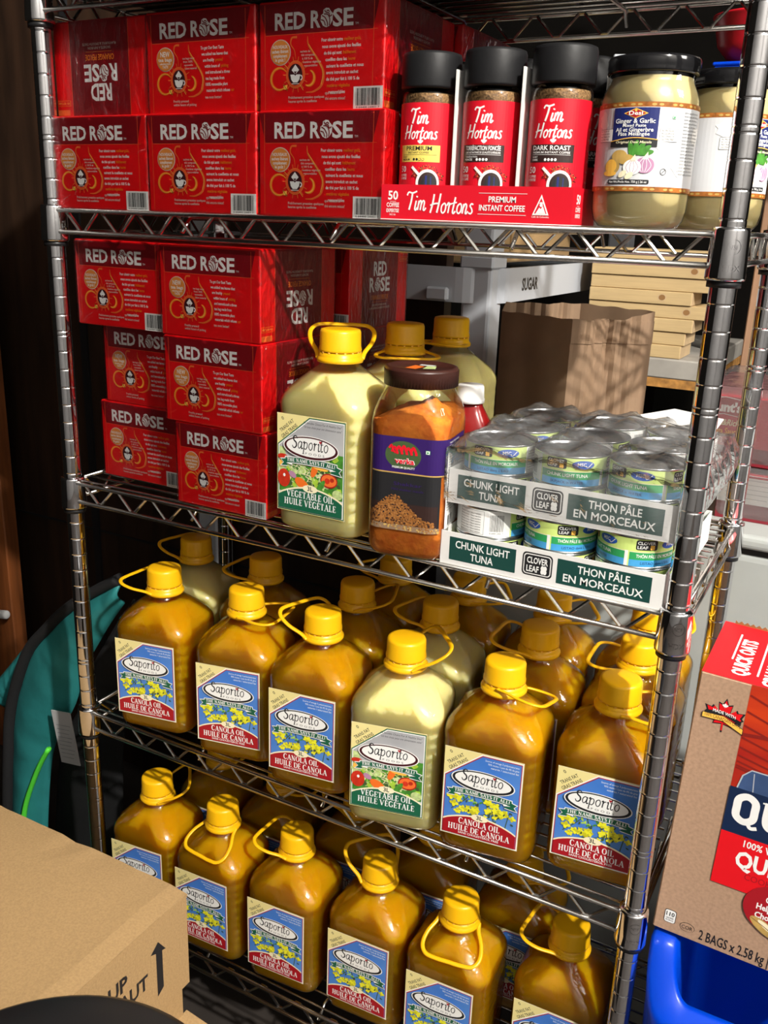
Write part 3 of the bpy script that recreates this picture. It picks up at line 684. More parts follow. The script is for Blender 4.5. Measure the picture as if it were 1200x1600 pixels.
jug(VG,.544,.037,3,13,42,32,'pale vegetable oil jug with green label in front on the third shelf',g)
jug(CN,.677,.046,3,7,0,-5,'canola oil jug directly right of the front pale jug, third shelf, handle right',g,-17)
jug(CN,.812,.077,3,6,20,0,'canola oil jug partly behind the right front post, its label cut by the post',g)
jug(VG,.074,.184,3,8,165,20,'pale oil jug in the dark behind the leftmost canola jug of the third shelf',g)
jug(CN,.221,.176,3,6,178,12,'shaded canola oil jug behind the second jug of the third shelf, handle left',g)
jug(CN,.395,.166,3,3,20,22,'shaded canola oil jug behind the raised-handle jug on the third shelf, handle right',g)
jug(VG,.530,.169,3,6,165,14,'pale vegetable oil jug in shade behind the green-labelled jug of the third shelf',g)
jug(CN,.679,.168,3,5,180,14,'shaded canola oil jug behind the one right of the pale jug, handle left',g)
jug(CN,.806,.199,3,3,182,2,'canola oil jug second in depth beside the right post, handle towards the left',g)
jug(CN,.394,.289,3,1,150,10,'canola oil jug at the very back, its cap just under the spice jar',g)
jug(CN,.525,.282,3,4,30,10,'canola jug at the very back, cap below the left half of the tuna tray',g)
jug(CN,.658,.288,3,4,30,10,'canola jug at the very back, cap below the right half of the tuna tray',g)
jug(CN,.792,.315,3,0,15,20,'canola oil jug at the very back right, yellow handle beside the rear post',g)
g='oil jugs on the bottom shelf'
jug(CN,.083,.058,4,6,40,30,'leftmost canola oil jug on the bottom shelf, lower half behind the cardboard box',g)
jug(CN,.222,.056,4,3,-95,-30,'canola oil jug second from left on the bottom shelf, handle hanging in front',g)
jug(CN,.360,.062,4,4,178,16,'canola oil jug third from left on the bottom shelf, handle out left, label whole',g)
jug(CN,.501,.070,4,3,140,35,'canola oil jug fourth from left on the bottom shelf, handle raised behind',g)
jug(CN,.636,.060,4,3,-82,-30,'canola oil jug fifth from left on the bottom shelf, handle down in front',g)
jug(CN,.785,.090,4,2,175,14,'rightmost canola oil jug on the bottom shelf, close to the chrome post',g)
jug(CN,.110,.195,4,3,70,30,'dark canola oil jug behind the leftmost jug of the bottom shelf',g)
jug(CN,.245,.190,4,3,30,10,'dark canola oil jug behind the second jug of the bottom shelf',g)
jug(CN,.390,.200,4,3,150,10,'dark canola oil jug behind the third jug of the bottom shelf',g)
jug(CN,.530,.205,4,3,150,10,'dark canola oil jug behind the fourth jug of the bottom shelf',g)
jug(CN,.680,.200,4,3,30,10,'dark canola oil jug behind the fifth jug of the bottom shelf',g)
g='vegetable oil jugs on the second shelf'
jug(VG,.429,.047,2,0,118,36,'front pale vegetable oil jug on the second shelf, green label in full view',g)
jug(VG,.456,.168,2,4,-58,-2,'second pale vegetable oil jug in depth, its cap above the spice jar',g)
jug(VG,.468,.288,2,4,-95,4,'rear pale vegetable oil jug on the second shelf, beside the white leg',g)

# ------------------------------------------------------------------ dark totes added on the topmost shelf, overhanging to shade the tea boxes
zt=SURF[0]+.0004
for x0,x1,yf,lb in ((.030,.600,-.050,'dark plastic tote added on the topmost shelf for shade, its base seen through the wires at upper left'),(.606,.850,.000,'smaller dark tote added on the topmost shelf for shade, its base seen above the coffee jars')):
    t=thing('shading_tote',lb,'tote',((x0+x1)/2,.16,zt),0,'dark totes added on the topmost shelf for shade'); w=(x1-x0)/2
    b=MB(); b.box((-w,yf-.16,0),(w,.18,.16),'black_plastic',.006,2); b.build('tub',t); b=MB(); b.box((-w-.003,yf-.163,.1602),(w+.003,.183,.172),'black_plastic',.004,2); b.build('lid',t)

# ------------------------------------------------------------------ coffee jars in their tray (upper shelf)
TRX0,TRX1,TRY0,TRY1=.5085,.7245,-.004,.150
zt=SURF[1]+.0003
tr=thing('coffee_display_tray','red cardboard display tray holding coffee jars on the upper shelf','tray',((TRX0+TRX1)/2,(TRY0+TRY1)/2,zt))
tw=(TRX1-TRX0)/2; td=(TRY1-TRY0)/2; th=.0365
b=MB(); e=.0012
b.box((-tw,-td,0),(tw,td,e),'card')
b.box((-tw,-td,e),(tw,-td+e,th),'tred'); b.box((-tw,td-e,e),(tw,td,th),'card')
b.box((-tw,-td+e,e),(-tw+e,td-e,th),'card'); b.box((tw-e,-td+e,e),(tw,td-e,th),'tred')
d=D(); L=2*tw/th
d.text('50',.40,.58,.24,'white',2,bold=.025); d.rect(.30,.52,.50,.53,'white',2); d.text('COFFEE',.40,.37,.12,'white',2,bold=.02,w=.42); d.text('EXPERTISE',.40,.22,.10,'white',2,bold=.02,w=.42); d.text('SINCE 1964',.40,.13,.05,'white',2,w=.2)
lettering(d,SCRIPT,'Tim',.86,.30,.50,'white',2,al='l',w=.66,shear=.04); lettering(d,SCRIPT,'Hortons',1.66,.24,.50,'white',2,al='l',w=1.36,shear=.04)
d.rect(3.15,.80,4.60,.812,'white',2); d.rect(3.15,.235,4.60,.247,'white',2)
d.text('PREMIUM',3.87,.57,.155,'white',2,bold=.02,w=.82); d.text('INSTANT COFFEE',3.87,.34,.155,'white',2,bold=.02,w=1.38)
d.poly([(4.78,.26),(5.02,.80),(5.26,.26)],'white',2); d.poly([(4.84,.30),(5.02,.71),(5.20,.30)],'tred',3)
d.poly([(4.88,.30),(4.98,.46),(5.02,.42),(5.08,.50),(5.17,.30)],'white',4); d.ell(5.03,.52,.045,.045,'white',4); d.poly([(4.96,.56),(5.10,.56),(5.05,.60),(5.0,.60)],'white',5); d.text('Caf\u00e9 de Colombia',5.02,.19,.05,'white',2,w=.5)
d.emit(b,lambda u,v,h:(-tw+u*th,-td-.0001-h,v*th))
d=D(); d.text('50',.45,.58,.24,'white',2,bold=.025); d.rect(.35,.52,.55,.53,'white',2); d.text('COFFEE',.45,.37,.12,'white',2,bold=.02,w=.42); d.text('EXPERTISE',.45,.22,.10,'white',2,bold=.02,w=.42)
d.emit(b,lambda u,v,h:(tw+.0001+h,-td+u*th,v*th))
b.build('tray_wall',tr)
jx=[.5435,.6165,.6905]
for xm in ((jx[0]+jx[1])/2+.002,(jx[1]+jx[2])/2+.002,jx[2]+.0345):
    y0=-td+(.020 if xm<jx[2] else .075); xm-=tr.location.x; b=MB(); b.box((xm-.0008,y0,e),(xm+.0008,td-.003,.150),'card'); b.build('divider',tr)
def coffee_label(kind):
    d=D(); R=.0308
    d.rect(-.085,.010,.085,.1170,'tred',1)
    d.rect(-.052,.012,-.045,.108,'white',2) if kind!='premium' else None
    for k in range(16): d.rect(-.0515,.016+.0056*k,-.0465,.017+.0056*k,'ink',3) if kind!='premium' else None
    for k in range(9): d.text('INGREDIENTS COFFEE',.056,.020+.010*k,.0022,'offwhite',2,w=.024)
    lettering(d,SCRIPT,'Tim',-.0125,.0965,.0145,'white',3,al='l',w=.0215,shear=.08,weight=1.2); lettering(d,SCRIPT,'Hortons',-.0195,.0815,.0130,'white',3,al='l',w=.0385,shear=.08,weight=1.2)
    leafmark(d,.0005,.0785,.0034,'white',3)
    d.rect(-.0255,.0585,.0225,.0752,'yellow_lbl' if kind=='premium' else 'brownblack',3)
    ink='ink' if kind=='premium' else 'white'
    top,sub,r1,r2,n={'premium':('PREMIUM','INSTANT COFFEE','ROAST','MEDIUM',2),'fr':('TORR\u00c9FACTION FONC\u00c9E','CAF\u00c9 INSTANTAN\u00c9 DE QUALIT\u00c9 SUP\u00c9RIEURE','TORR\u00c9FACTION','FONC\u00c9E',4),'dark':('DARK ROAST','PREMIUM INSTANT COFFEE','ROAST','DARK',4)}[kind]
    d.text(top,-.0015,.0700,.0042,ink,4,bold=.02,w=.030 if kind=='premium' else .040); d.text(sub,-.0015,.0668,.0020,ink,4,bold=.01,w=.024 if kind=='premium' else .040)
    d.rect(-.022,.0655,.019,.0658,ink,4); d.text(r1,-.0215,.0628,.0015,ink,4,'l',.01); d.text(r2,-.0215,.0600,.0019,ink,4,'l',.015)
    for q in range(4):
        d.ell(-.006+.0034*q,.0610,.0013,.0014,ink,4,10)
        if q>=n: d.ell(-.006+.0034*q,.0610,.0010,.0011,'yellow_lbl',5,10)
    d.text('50',-.0205,.0485,.0060,'white',3,bold=.015); d.text("COFFEE" if kind!='fr' else "L'EXPERTISE",-.0205,.0440,.0024,'white',3,bold=.01,w=.0105); d.text('EXPERTISE' if kind!='fr' else 'DU CAF\u00c9',-.0205,.0408,.0024,'white',3,bold=.01,w=.0105)
    rnd=random.Random(3)
    for k in range(150):
        a=rnd.uniform(.15,2.9); r=rnd.uniform(.011,.0195); d.ell(.010+r*cos(a),.038+.9*r*sin(a),.0007,.0005,rnd.choice(('coffee','maroon','brownblack','glow')),4,6,a)
    d.poly([(-.0085,.0525),(-.0065,.0545),(.004,.0445),(.002,.0425)],'card',5)
    d.ell(.0100,.0375,.0125,.0138,'card',6); d.ell(.0102,.0372,.0100,.0112,'brownblack',7); d.ell(.0112,.0362,.0080,.0092,'ink',8); d.rect(.0075,.0290,.0095,.0450,'navy',9); d.rect(.0130,.0290,.0140,.0440,'navy',9)
    return d
def coffee_jar(kind,x,y,yaw,label):
    t=thing('coffee_jar',label,'coffee jar',(x,y,zt+.0014),radians(yaw),'coffee jars in the red tray')
    b=MB(); b.lathe([(.027,.0),(.0305,.003),(.0310,.008),(.0310,.120),(.0305,.126),(.0275,.1305),(.0262,.1320),(.0262,.1360)],'glass',n=36,cap=False); b.build('glass_jar',t)
    b=MB(); b.lathe([(.0,.0012),(.027,.0012),(.0292,.008),(.0294,.121),(.0280,.1265),(.0,.1260)],'coffee',n=36,cap=False); b.build('coffee_granules',t)
    b=MB(); coffee_label(kind).emit(b,lambda u,v,h:((.0312+h)*sin(u/.0312),-(.0312+h)*cos(u/.0312),v),.003,.0001); b.build('label',t)
    b=MB(); b.lathe([(.0262,.1315),(.0318,.1318),(.0322,.1340),(.0318,.1630),(.0308,.1662),(.0285,.1670),(.0,.1670)],'lid_black',n=44,cap=False); b.build('lid',t)
    return t
coffee_jar('premium',jx[0],.036,8,'coffee jar with yellow PREMIUM band, leftmost in the red display tray')
coffee_jar('fr',jx[1],.036,8,'middle coffee jar in the red tray, dark band with French roast name')
coffee_jar('dark',jx[2],.036,8,'coffee jar with black DARK ROAST band, rightmost in the red display tray')
for i,(x,w_) in enumerate(zip(jx,('left','middle','right'))):
    coffee_jar('dark',x,.110,60,'back row coffee jar behind the %s front jar, mostly its black lid showing'%w_)

# ------------------------------------------------------------------ ginger garlic paste jars
def paste_label():
    d=D(); rnd=random.Random(2); c=.0150
    d.rect(-.130,.0385,.130,.1085,'labelgrey',1)
    for y in (.0340,.1085):
        d.rect(-.130,y,.130,y+.0045,'copper',1)
        for k in range(40): d.ell(-.128+.0065*k,y+.0022,.0024,.0011,'gold' if k%3 else 'copper',2,8)
    for k in range(10): d.blob(rnd.uniform(-.05,.09),rnd.uniform(.055,.10),.008,'card',2,12,.3,rnd)
    d.poly([(-.0235,.0755),(.0205,.0755),(.0205,.1080),(-.0235,.1080)],'navy',3)
    d.poly([(-.0245,.0735),(.0215,.0735),(.0215,.0800),(.0,.0815),(-.0245,.0785)],'ink',4); d.ribbon([(-.0245,.0787),(-.001,.0817),(.0215,.0802)],.0007,'amber',5)
    d.poly([(-.001,.0985),(.0105,.1030),(-.001,.1075),(-.0125,.1030)],'amber',4); d.poly([(-.001,.0993),(.0085,.1030),(-.001,.1067),(-.0105,.1030)],'crimson',5); d.text('Desi',-.001,.1015,.0035,'white',6,bold=.02,w=.013); d.ell(-.001,.1055,.0012,.0012,'amber',6,8)
    for t,y,h,w in (('Ginger & Garlic',.0945,.0040,.038),('Mixed Paste',.0912,.0026,.022),('Ail et Gingerbre',.0870,.0036,.036),('P\u00e2te M\u00e9lang\u00e9e',.0835,.0032,.030)): d.text(t,-.0015,y,h,'white',6,bold=.015,w=w)
    d.text('Original Desi Masala',-.001,.0768,.0022,'cream',6,w=.034,shear=.2,bold=.01)
    # picture of ginger root, leaves and garlic
    for k in range(5): a=.2+.5*k; d.ell(.003+.009*cos(a),.0675+.005*sin(a),.0075,.0026,'leaf',4+k%2,12,a*.8)
    for x,y,rx,ry,m in ((-.013,.0655,.008,.0055,'gold'),(-.006,.0625,.009,.0045,'gold'),(-.020,.0560,.0085,.007,'gold'),(-.021,.0565,.0062,.0062,'amber'),(-.022,.0500,.0075,.0025,'amber')): d.ell(x,y,rx,ry,m,6)
    for x,y,r in ((.012,.0575,.0088),(.0005,.0555,.0085)):
        d.ell(x,y,r,r*.82,'white' if x<.005 else 'lilac',7); d.poly([(x-.003,y+r*.6),(x+.003,y+r*.6),(x+.002,y+r*1.35)],'cream',8)
        for q in (-.6,-.2,.2,.6): d.ribbon([(x+q*r*.3,y+r*.75),(x+q*r*1.1,y),(x+q*r*.4,y-r*.7)],.0004,'lilac' if x<.005 else 'white',9)
    for x,y in ((-.008,.0495),(-.0015,.0480)): d.ell(x,y,.0045,.0026,'cream',9,12,.6)
    d.rrect(-.0235,.0405,.0175,.0445,.0012,'ink',4); d.text('Net Wt./Poids Net. 750 g | 26 oz',-.003,.0415,.0020,'white',5,w=.037,bold=.01)
    for x0 in (.0225,-.0415):
        d.rrect(x0,.0785,x0+.0185,.0900,.0008,'ink',3); d.rrect(x0+.0003,.0788,x0+.0182,.0897,.0007,'white',4)
        for k,t in enumerate(('\u2022 NO MSG ADDED','\u2022 NO COLOUR ADDED','\u2022 NO TRANS FAT','\u2022 GLUTEN FREE')): d.text(t,x0+.001,.0875-.0025*k,.0015,'ink',5,'l',w=.013+.0008*(k%3))
    d.rect(.0335,.0985,.0370,.1015,'bandgreen',3); d.rect(.0339,.0989,.0366,.1011,'white',4); d.ell(.03525,.1,.0009,.0009,'bandgreen',5,10)
    d.arc(.0300,.0520,.0028,0,360,.0005,'ink',3); d.ribbon([(.028,.050),(.032,.054)],.0005,'ink',3,sm=False); d.ell(.0455,.0545,.0012,.0019,'ink',3); d.ell(.0455,.0545,.0008,.0015,'white',4)
    for k in range(19):
        d.text('Ingredients: ginger, garlic, salt, water, acid',.0465,.1040-.0030*k,.0017,'ink',3,'l',w=rnd.uniform(.022,.026))
    # nutrition facts further round
    d.rect(-.118,.0480,-.085,.1040,'ink',2); d.rect(-.1174,.0486,-.0856,.1034,'white',3); d.text('Nutrition Facts',-.1015,.0990,.003,'ink',4,w=.026,bold=.02); d.text('Valeur nutritive',-.1015,.0955,.003,'ink',4,w=.026,bold=.02)
    for k in range(14): d.rect(-.1165,.0510+.003*k,-.0865,.0513+.003*k,'ink',4); d.text('Fat / Lipides   0 g',-.116,.0517+.003*k,.0016,'ink',4,'l')
    barcode(d,-.112,.0390,-.092,.0475,3,8)
    return d
PL=paste_label()
PB=[(.030,.0),(.0385,.0015),(.0440,.008),(.0465,.018),(.0470,.030),(.0468,.110),(.0466,.118),(.0440,.126),(.0410,.132),(.0400,.134),(.0400,.143)]
def make_paste():
    t=thing('paste_jar','','jar',(0,0,0),0,'ginger garlic paste jars')
    b=MB(); b.lathe(PB,'glass',n=48,cap=False); b.lathe([(.0,.0004),(.030,.0004)],'glass',n=48,cap=False); b.build('glass_jar',t)
    b=MB(); b.lathe([(0,.0015)]+[(r-.0013,max(.002,z)) for r,z in PB if z<.135]+[(.0385,.1375),(.0,.139)],'beige',n=48,cap=False); b.build('paste',t)
    b=MB(); PL.emit(b,lambda u,v,h:((.0473+h)*sin(u/.0473),-(.0473+h)*cos(u/.0473),v),.004,.0001); b.build('label',t)
    b=MB(); b.lathe([(.0402,.1405),(.0428,.1408),(.0434,.1425),(.0430,.1440),(.0436,.1460),(.0436,.1530),(.0424,.1552),(.0395,.1545),(.0,.1545)],'gloss_black',n=56,cap=False); b.build('lid',t)
    return t
zj=SURF[1]+.0003
pj=make_paste(); pj.location=(.776,.048,zj); pj.rotation_euler=(0,0,radians(1)); pj['label']='ginger garlic paste jar facing front, beside the coffee tray'
q=copy_tree(pj); q.location=(.8335,.147,zj); q.rotation_euler=(0,0,radians(54)); q['label']='ginger garlic paste jar behind the right front post, nutrition panel showing'
q=copy_tree(pj); q.location=(.777,.225,zj); q.rotation_euler=(0,0,radians(60)); q['label']='paste jar hidden behind the front paste jar, only its black lid edge showing'

# ------------------------------------------------------------------ spice jar, sauce bottle
zs=SURF[2]+.0003
t=thing('spice_jar','clear jar of orange spice powder with dark brown ribbed lid','spice jar',(.5535,.024,zs),radians(9)); t.scale=(1.14,1.14,1)
def rsq(w,r,z,n=6,o=0): return rrect(w,w,r,z,n,0,o)
SP=[(.036,.018,.0),(.0395,.018,.003),(.0420,.019,.010),(.0425,.019,.030),(.0425,.019,.150),(.0425,.020,.160),(.0422,.026,.172),(.0405,.032,.183),(.0370,.0365,.193),(.0350,.0350,.198),(.0345,.0345,.204)]
b=MB(); b.loft([rsq(w,r,z) for w,r,z in SP],'glass',cap=False); b.loft([rsq(.036,.018,.0),rsq(.036,.018,.0004)],'glass'); b.build('clear_jar',t)
rnd=random.Random(4); b=MB(); R=[rsq(w,r,max(z,.002),6,.0014) for w,r,z in SP if z<=.150]
def topz(x,y): return .168+.008*sin(x*55+1)+.016*math.exp(-((x-.020)**2+(y+.008)**2)/.00022)+.004*math.exp(-((x+.02)**2)/.0004)
rim=R[-1]
for k in range(0,9):
    f=1-k/8*.98; R.append([(x*f,y*f,topz(x*f,y*f)+rnd.uniform(-.0016,.0016)) for x,y,z in rim])
b.loft(R,'spice'); b.build('spice_powder',t)
b=MB(); lw=.0426
d=D()
d.rect(-.037,.104,.098,.147,'purple',1); d.rect(-.037,.104,.098,.1055,'gold',2); d.rect(-.037,.036,.039,.104,'ink',1); d.rect(-.036,.0425,.0365,.0685,'brownblack',2)
rnd=random.Random(6)
d.poly([(-.036,.0425)]+[(-.036+.003*k,.0425+.028*math.exp(-((-.026+.003*k)/.022)**2)+.005) for k in range(24)]+[(.033,.0425)],'spicedark',2)
for k in range(900):
    x=rnd.uniform(-.036,.033); hmax=.030*math.exp(-((x+.010)/.022)**2)+.006; y=.0425+rnd.uniform(0,1)*hmax
    d.blob(x,y,rnd.uniform(.0005,.0011),rnd.choice(('spicedark','spicedark','crumb','brownblack','crumb')),3+k%4,6,.3,rnd)
d.rect(-.037,.036,.039,.0425,'kraft',8)
for k in range(120): d.blob(rnd.uniform(-.036,.038),rnd.uniform(.0365,.0425),.0011,rnd.choice(('gold','kraft','spicedark')),9,6,.3,rnd)
d.ell(-.002,.126,.0190,.0165,'stem',2); 
for k in range(5): d.ribbon([(-.014+.005*k,.129+.002*(k%2)),(-.0115+.005*k,.135+.001*(k%3)),(-.0085+.005*k,.130),(-.008+.005*k,.127)],.0026,'tred',3+k%2)
d.ribbon([(-.017,.133),(-.0145,.137),(-.013,.132),(-.010,.128)],.002,'tred',4)
d.text('verka',.0,.1165,.0062,'white',5,bold=.07,w=.0215); d.text('verka',.0,.1165,.0062,'tred',6,bold=.03,w=.0205); d.text('PREMIUM QUALITY',-.001,.1105,.0024,'white',5,w=.024,bold=.01)
d.rect(.0215,.1300,.0260,.1345,'bandgreen',3); d.rect(.0219,.1304,.0256,.1341,'white',4); d.ell(.02375,.13225,.0011,.0011,'bandgreen',5,10)
d.text('Shakkar',.004,.090,.004,'purple',3,w=.03)
d.text('Mild shakkar masala',.004,.084,.0028,'purple',3,w=.034)
d.rect(.046,.040,.096,.134,'white',3)
for k,tx in enumerate(('WARNING: STORE IN COOL PLACE','NET WEIGHT 908 G','December 2025')): d.text(tx,.048,.1420-.0034*k,.0020,'white',3,'l',w=.03)
for k in range(22): d.text('NUTRITION FACTS per serving of spice contains',.048,.129-.0032*k,.0017,'ink',4,'l',w=.030+.004*(k%3))
barcode(d,.050,.041,.066,.057,4,5)
# wrap the label round the squared jar: perimeter walk
def perim(u,v,h):
    w=lw; r=.019; s=w-r; q=pi/2*r; x=u
    if x<-s: # left front corner
        a=(-s-x)/r; return (-s-(r+h)*sin(a),-s-(r+h)*cos(a),v)
    if x<=s: return (x,-w-h,v)
    x-=s
    if x<=q: a=x/r; return (s+(r+h)*sin(a),-s-(r+h)*cos(a),v)
    return (w+h,-s+(x-q),v)
d.emit(b,perim,.003,.0001); b.build('label',t)
b=MB(); b.lathe([(.034,.2005),(.0372,.2010),(.0375,.2190)],'brown_lid',n=144,cap=False,rib=.018,ribn=72); b.lathe([(.0375,.2190),(.0365,.2218),(.0335,.2226),(.0320,.2200),(.0,.2200)],'brown_lid',n=60,cap=False)
d=D(); d.poly([(-.014,-.012),(-.002,-.015),(.002,.004),(-.010,.010)],'pepper',1); d.poly([(.004,-.010),(.016,-.006),(.012,.012),(.003,.010)],'leaf_pale',1); d.rect(-.006,.010,.010,.018,'tag',1)
d.emit(b,lambda u,v,h:(u,v,.2202+h)); b.build('lid',t)

t=thing('sauce_bottle','dark red sauce bottle with white cap between spice jar and tuna cans','bottle',(.568,.138,zs),radians(18)); t.scale=(1,1,.94)
b=MB(); b.loft([rrect(w,w*.72,r,z) for w,r,z in ((.030,.014,0),(.034,.016,.006),(.034,.016,.110),(.033,.017,.130),(.029,.018,.146),(.021,.0148,.162),(.0168,.0118,.170),(.0160,.0112,.174))],'ketchup'); b.build('bottle',t)
b=MB(); d=D(); d.rect(-.026,.040,.026,.125,'crimson',1); d.rect(-.024,.075,.024,.10,'white',2); d.text('BBQ',.0,.080,.014,'crimson',3,bold=.03)
d.emit(b,lambda u,v,h:(u,-.0247-h,v)); b.build('label',t)
b=MB(); b.lathe([(.0165,.1745),(.0182,.1750),(.0182,.1800),(.0174,.1810),(.0168,.1960),(.0155,.1985),(.0,.1985)],'white',n=40,cap=False); b.build('cap',t)

# ------------------------------------------------------------------ tuna cans in two cardboard trays
CR,CH=.0418,.0360
def can_label():
    d=D(); L=2*pi*CR
    d.rect(-L/2,.003,L/2,.0335,'canlime',1)
    for x0,fr in ((-.052,0),(.022,1)):
        d.rect(x0,.0105,x0+.070,.0190,'bandgreen',2); d.rect(x0,.003,x0+.070,.0105,'sky',2); d.rect(x0,.0188,x0+.070,.0196,'cream',3)
        d.rrect(x0+.006,.0215,x0+.029,.0325,.002,'ink',3); d.text('CLOVER',x0+.0075,.0278,.0032,'white',4,'l',.02,w=.019); d.text('LEAF',x0+.0075,.0231,.0032,'white',4,'l',.02,w=.011)
        for a in range(4): d.ell(x0+.0235+.0016*cos(a*pi/2+.8),.0248+.0016*sin(a*pi/2+.8),.0014,.0014,'amber',4,10)
        d.ribbon([(x0+.0235,.0248),(x0+.0245,.0220)],.0006,'amber',4,sm=False)
        d.ell(x0+.047,.0268,.0125,.0048,'msc',3); d.text('MSC',x0+.0405,.0255,.0036,'white',4,'l',.02); d.ribbon([(x0+.0495,.0262),(x0+.052,.0242),(x0+.057,.0290)],.0009,'white',4)
        d.text('TH\u00d4N P\u00c2LE EN MORCEAUX' if fr else 'CHUNK LIGHT TUNA',x0+.007,.0130,.0036,'white',4,'l',.015,w=.052 if fr else .046)
        d.text("LISTAO dans L'EAU" if fr else 'SKIPJACK in WATER',x0+.012,.0055,.0030,'navy',4,'l',w=.036)
    d.rect(.017,.003,.0205,.0200,'white',3)
    d.rect(.092,.003,L/2,.0335,'white',3); d.rect(-L/2,.003,-.054,.0335,'white',3)
    for x0,x1 in ((.094,.110),(-.118,-.085)):
        d.rect(x0,.0045,x1,.0320,'ink',4); d.rect(x0+.0003,.0048,x1-.0003,.0317,'white',5)
        for k in range(8): d.text('Nutrition Facts / Valeur nutritive',x0+.001,.0060+.0031*k,.0017,'ink',6,'l',w=(x1-x0)*.85)
    barcode(d,-.080,.005,-.060,.031,4,4)
    return d
CL=can_label()
def make_can(top):
    t=thing('tuna_can','','tuna can',(0,0,0),0,'tuna cans')
    b=MB(); b.lathe([(.0,.0012),(.0385,.0012),(.0395,.0),(.0415,.0004),(.0420,.0016),(.0408,.0028)],'silver',n=48,cap=False)
    b.lathe([(.0408,.0028),(.0408,.0335),(.0420,.0350),(.0416,.0360),(.0402,.0358),(.0395,.0335)],'silver',n=48,cap=False); b.build('can_body',t)
    b=MB(); b.lathe([(.0395,.0335),(.036,.0333),(.035,.0338),(.030,.0338),(.029,.0333),(.0,.0335)],top,n=48,cap=False)
    b.build('can_lid',t)
    b=MB(); CL.emit(b,lambda u,v,h:((.0410+h)*sin(u/.0410),-(.0410+h)*cos(u/.0410),v),.004,.00008); b.build('label',t)
    return t
can_s=make_can('silver'); can_g=make_can('tingreen'); cused=set()
def can(src,x,y,z,rz,label,group):
    o=src
    if src.name in cused: o=copy_tree(o)
    cused.add(src.name); o.location=(x,y,z); o.rotation_euler=(0,0,radians(rz)); o['label']=label; o['group']=group; return o
def tuna_tray(name_label,x0,x1,y0,y1,z,h,yaw):
    cx,cy=(x0+x1)/2,(y0+y1)/2; t=thing('tuna_tray',name_label,'tray',(cx,cy,z),yaw); w=(x1-x0)/2; dd=(y1-y0)/2; e=.0012
    b=MB(); b.box((-w,-dd,0),(w,dd,e),'card'); b.box((-w,-dd,e),(w,-dd+e,h),'card'); b.box((-w,dd-e,e),(w,dd,h),'card'); b.box((-w,-dd+e,e),(-w+e,dd-e,h),'card'); b.box((w-e,-dd+e,e),(w,dd-e,h),'card')
    d=D(); L=2*w/h
    d.rect(.30,.16,2.45,.86,'traygreen',1); d.text('CHUNK LIGHT',1.375,.55,.22,'white',2,bold=.015,w=1.75); d.text('TUNA',1.375,.24,.22,'white',2,bold=.015,w=.74)
    d.rrect(2.66,.20,3.58,.88,.12,'ink',1); d.rrect(2.70,.24,3.54,.84,.10,'card',2); d.rrect(2.73,.27,3.51,.81,.08,'ink',3)
    d.text('CLOVER',2.80,.57,.18,'white',4,'l',.02,w=.64); d.text('LEAF',2.80,.32,.18,'white',4,'l',.02,w=.38)
    for a in range(4): d.ell(3.33+.055*cos(a*pi/2+.8),.42+.075*sin(a*pi/2+.8),.055,.075,'white',4,12)
    d.ribbon([(3.33,.42),(3.38,.30)],.03,'white',4,sm=False)
    d.rect(3.72,.14,6.42,.86,'traygreen',1); d.text('THON P\u00c2LE',5.07,.55,.22,'white',2,bold=.015,w=1.50); d.text('EN MORCEAUX',5.07,.24,.22,'white',2,bold=.015,w=2.30)
    d.emit(b,lambda u,v,hh:(-w+u*h*(2*w/h)/6.75,-dd-.0001-hh,v*h))
    d=D(); d.rect(.4,.12,3.2,.86,'white',1); d.text('NUTRITION FACTS',1.8,.6,.14,'ink',2,w=2.2); d.text('VALEUR NUTRITIVE',1.8,.35,.14,'ink',2,w=2.2)
    d.emit(b,lambda u,v,hh:(w+.0001+hh,-dd+u*h,v*h)); b.build('tray_wall',t); return t
TX0,TX1=.6035,.8605; TZ=SURF[2]+.0003; TL=.262
tuna_tray('lower white cardboard tuna tray on the second shelf, edge at the wire','' or TX0,TX1,-.006,TL,TZ,.040,0)
TU=TZ+.0014+2*CH+.0006
tuna_tray('upper white cardboard tuna tray in clear film, stacked on the tuna cans',TX0+.004,TX1+.003,-.002,TL-.004,TU,.040,0)
cx=[.6475,.7320,.8165]; cy=[.040,.1245,.209]
COLN=('left','middle','right'); ROWN=('front','second','third','back')
rot_top={(0,0):-75,(1,0):30,(2,0):0}
rot_low={(0,0):115,(1,0):-40,(2,0):-38}
# lower tray: the upper of its two layers shows in front and along the right side
for i in range(3): can(can_g,cx[i],cy[0],TZ+.0014,20*i,'tuna can low in the lower tray, mostly hidden by its wall, %s of three'%COLN[i],'tuna cans in the lower tray')
for i in range(3): can(can_g,cx[i],cy[0],TZ+.0015+CH,rot_low[(i,0)]+12,('tuna can with white nutrition panel, left in the lower tray','green-lidded tuna can, middle of the lower tray front','green-lidded tuna can, right end of the lower tray beside the post')[i],'tuna cans in the lower tray')
for j in (1,2):
    can(can_g,cx[2],cy[j],TZ+.0014,40*j,'tuna can of the lower tray right side, bottom layer, %s row'%ROWN[j],'tuna cans in the lower tray')
    can(can_g,cx[2],cy[j],TZ+.0015+CH,130,'tuna can of the lower tray right side, top layer, %s row'%ROWN[j],'tuna cans in the lower tray')
    can(can_g,cx[0],cy[j],TZ+.0014,40*j,'tuna can of the lower tray left side, bottom layer, %s row'%ROWN[j],'tuna cans in the lower tray')
    can(can_g,cx[0],cy[j],TZ+.0015+CH,130,'tuna can of the lower tray left side, top layer, %s row'%ROWN[j],'tuna cans in the lower tray')
TU2=TU+.0014
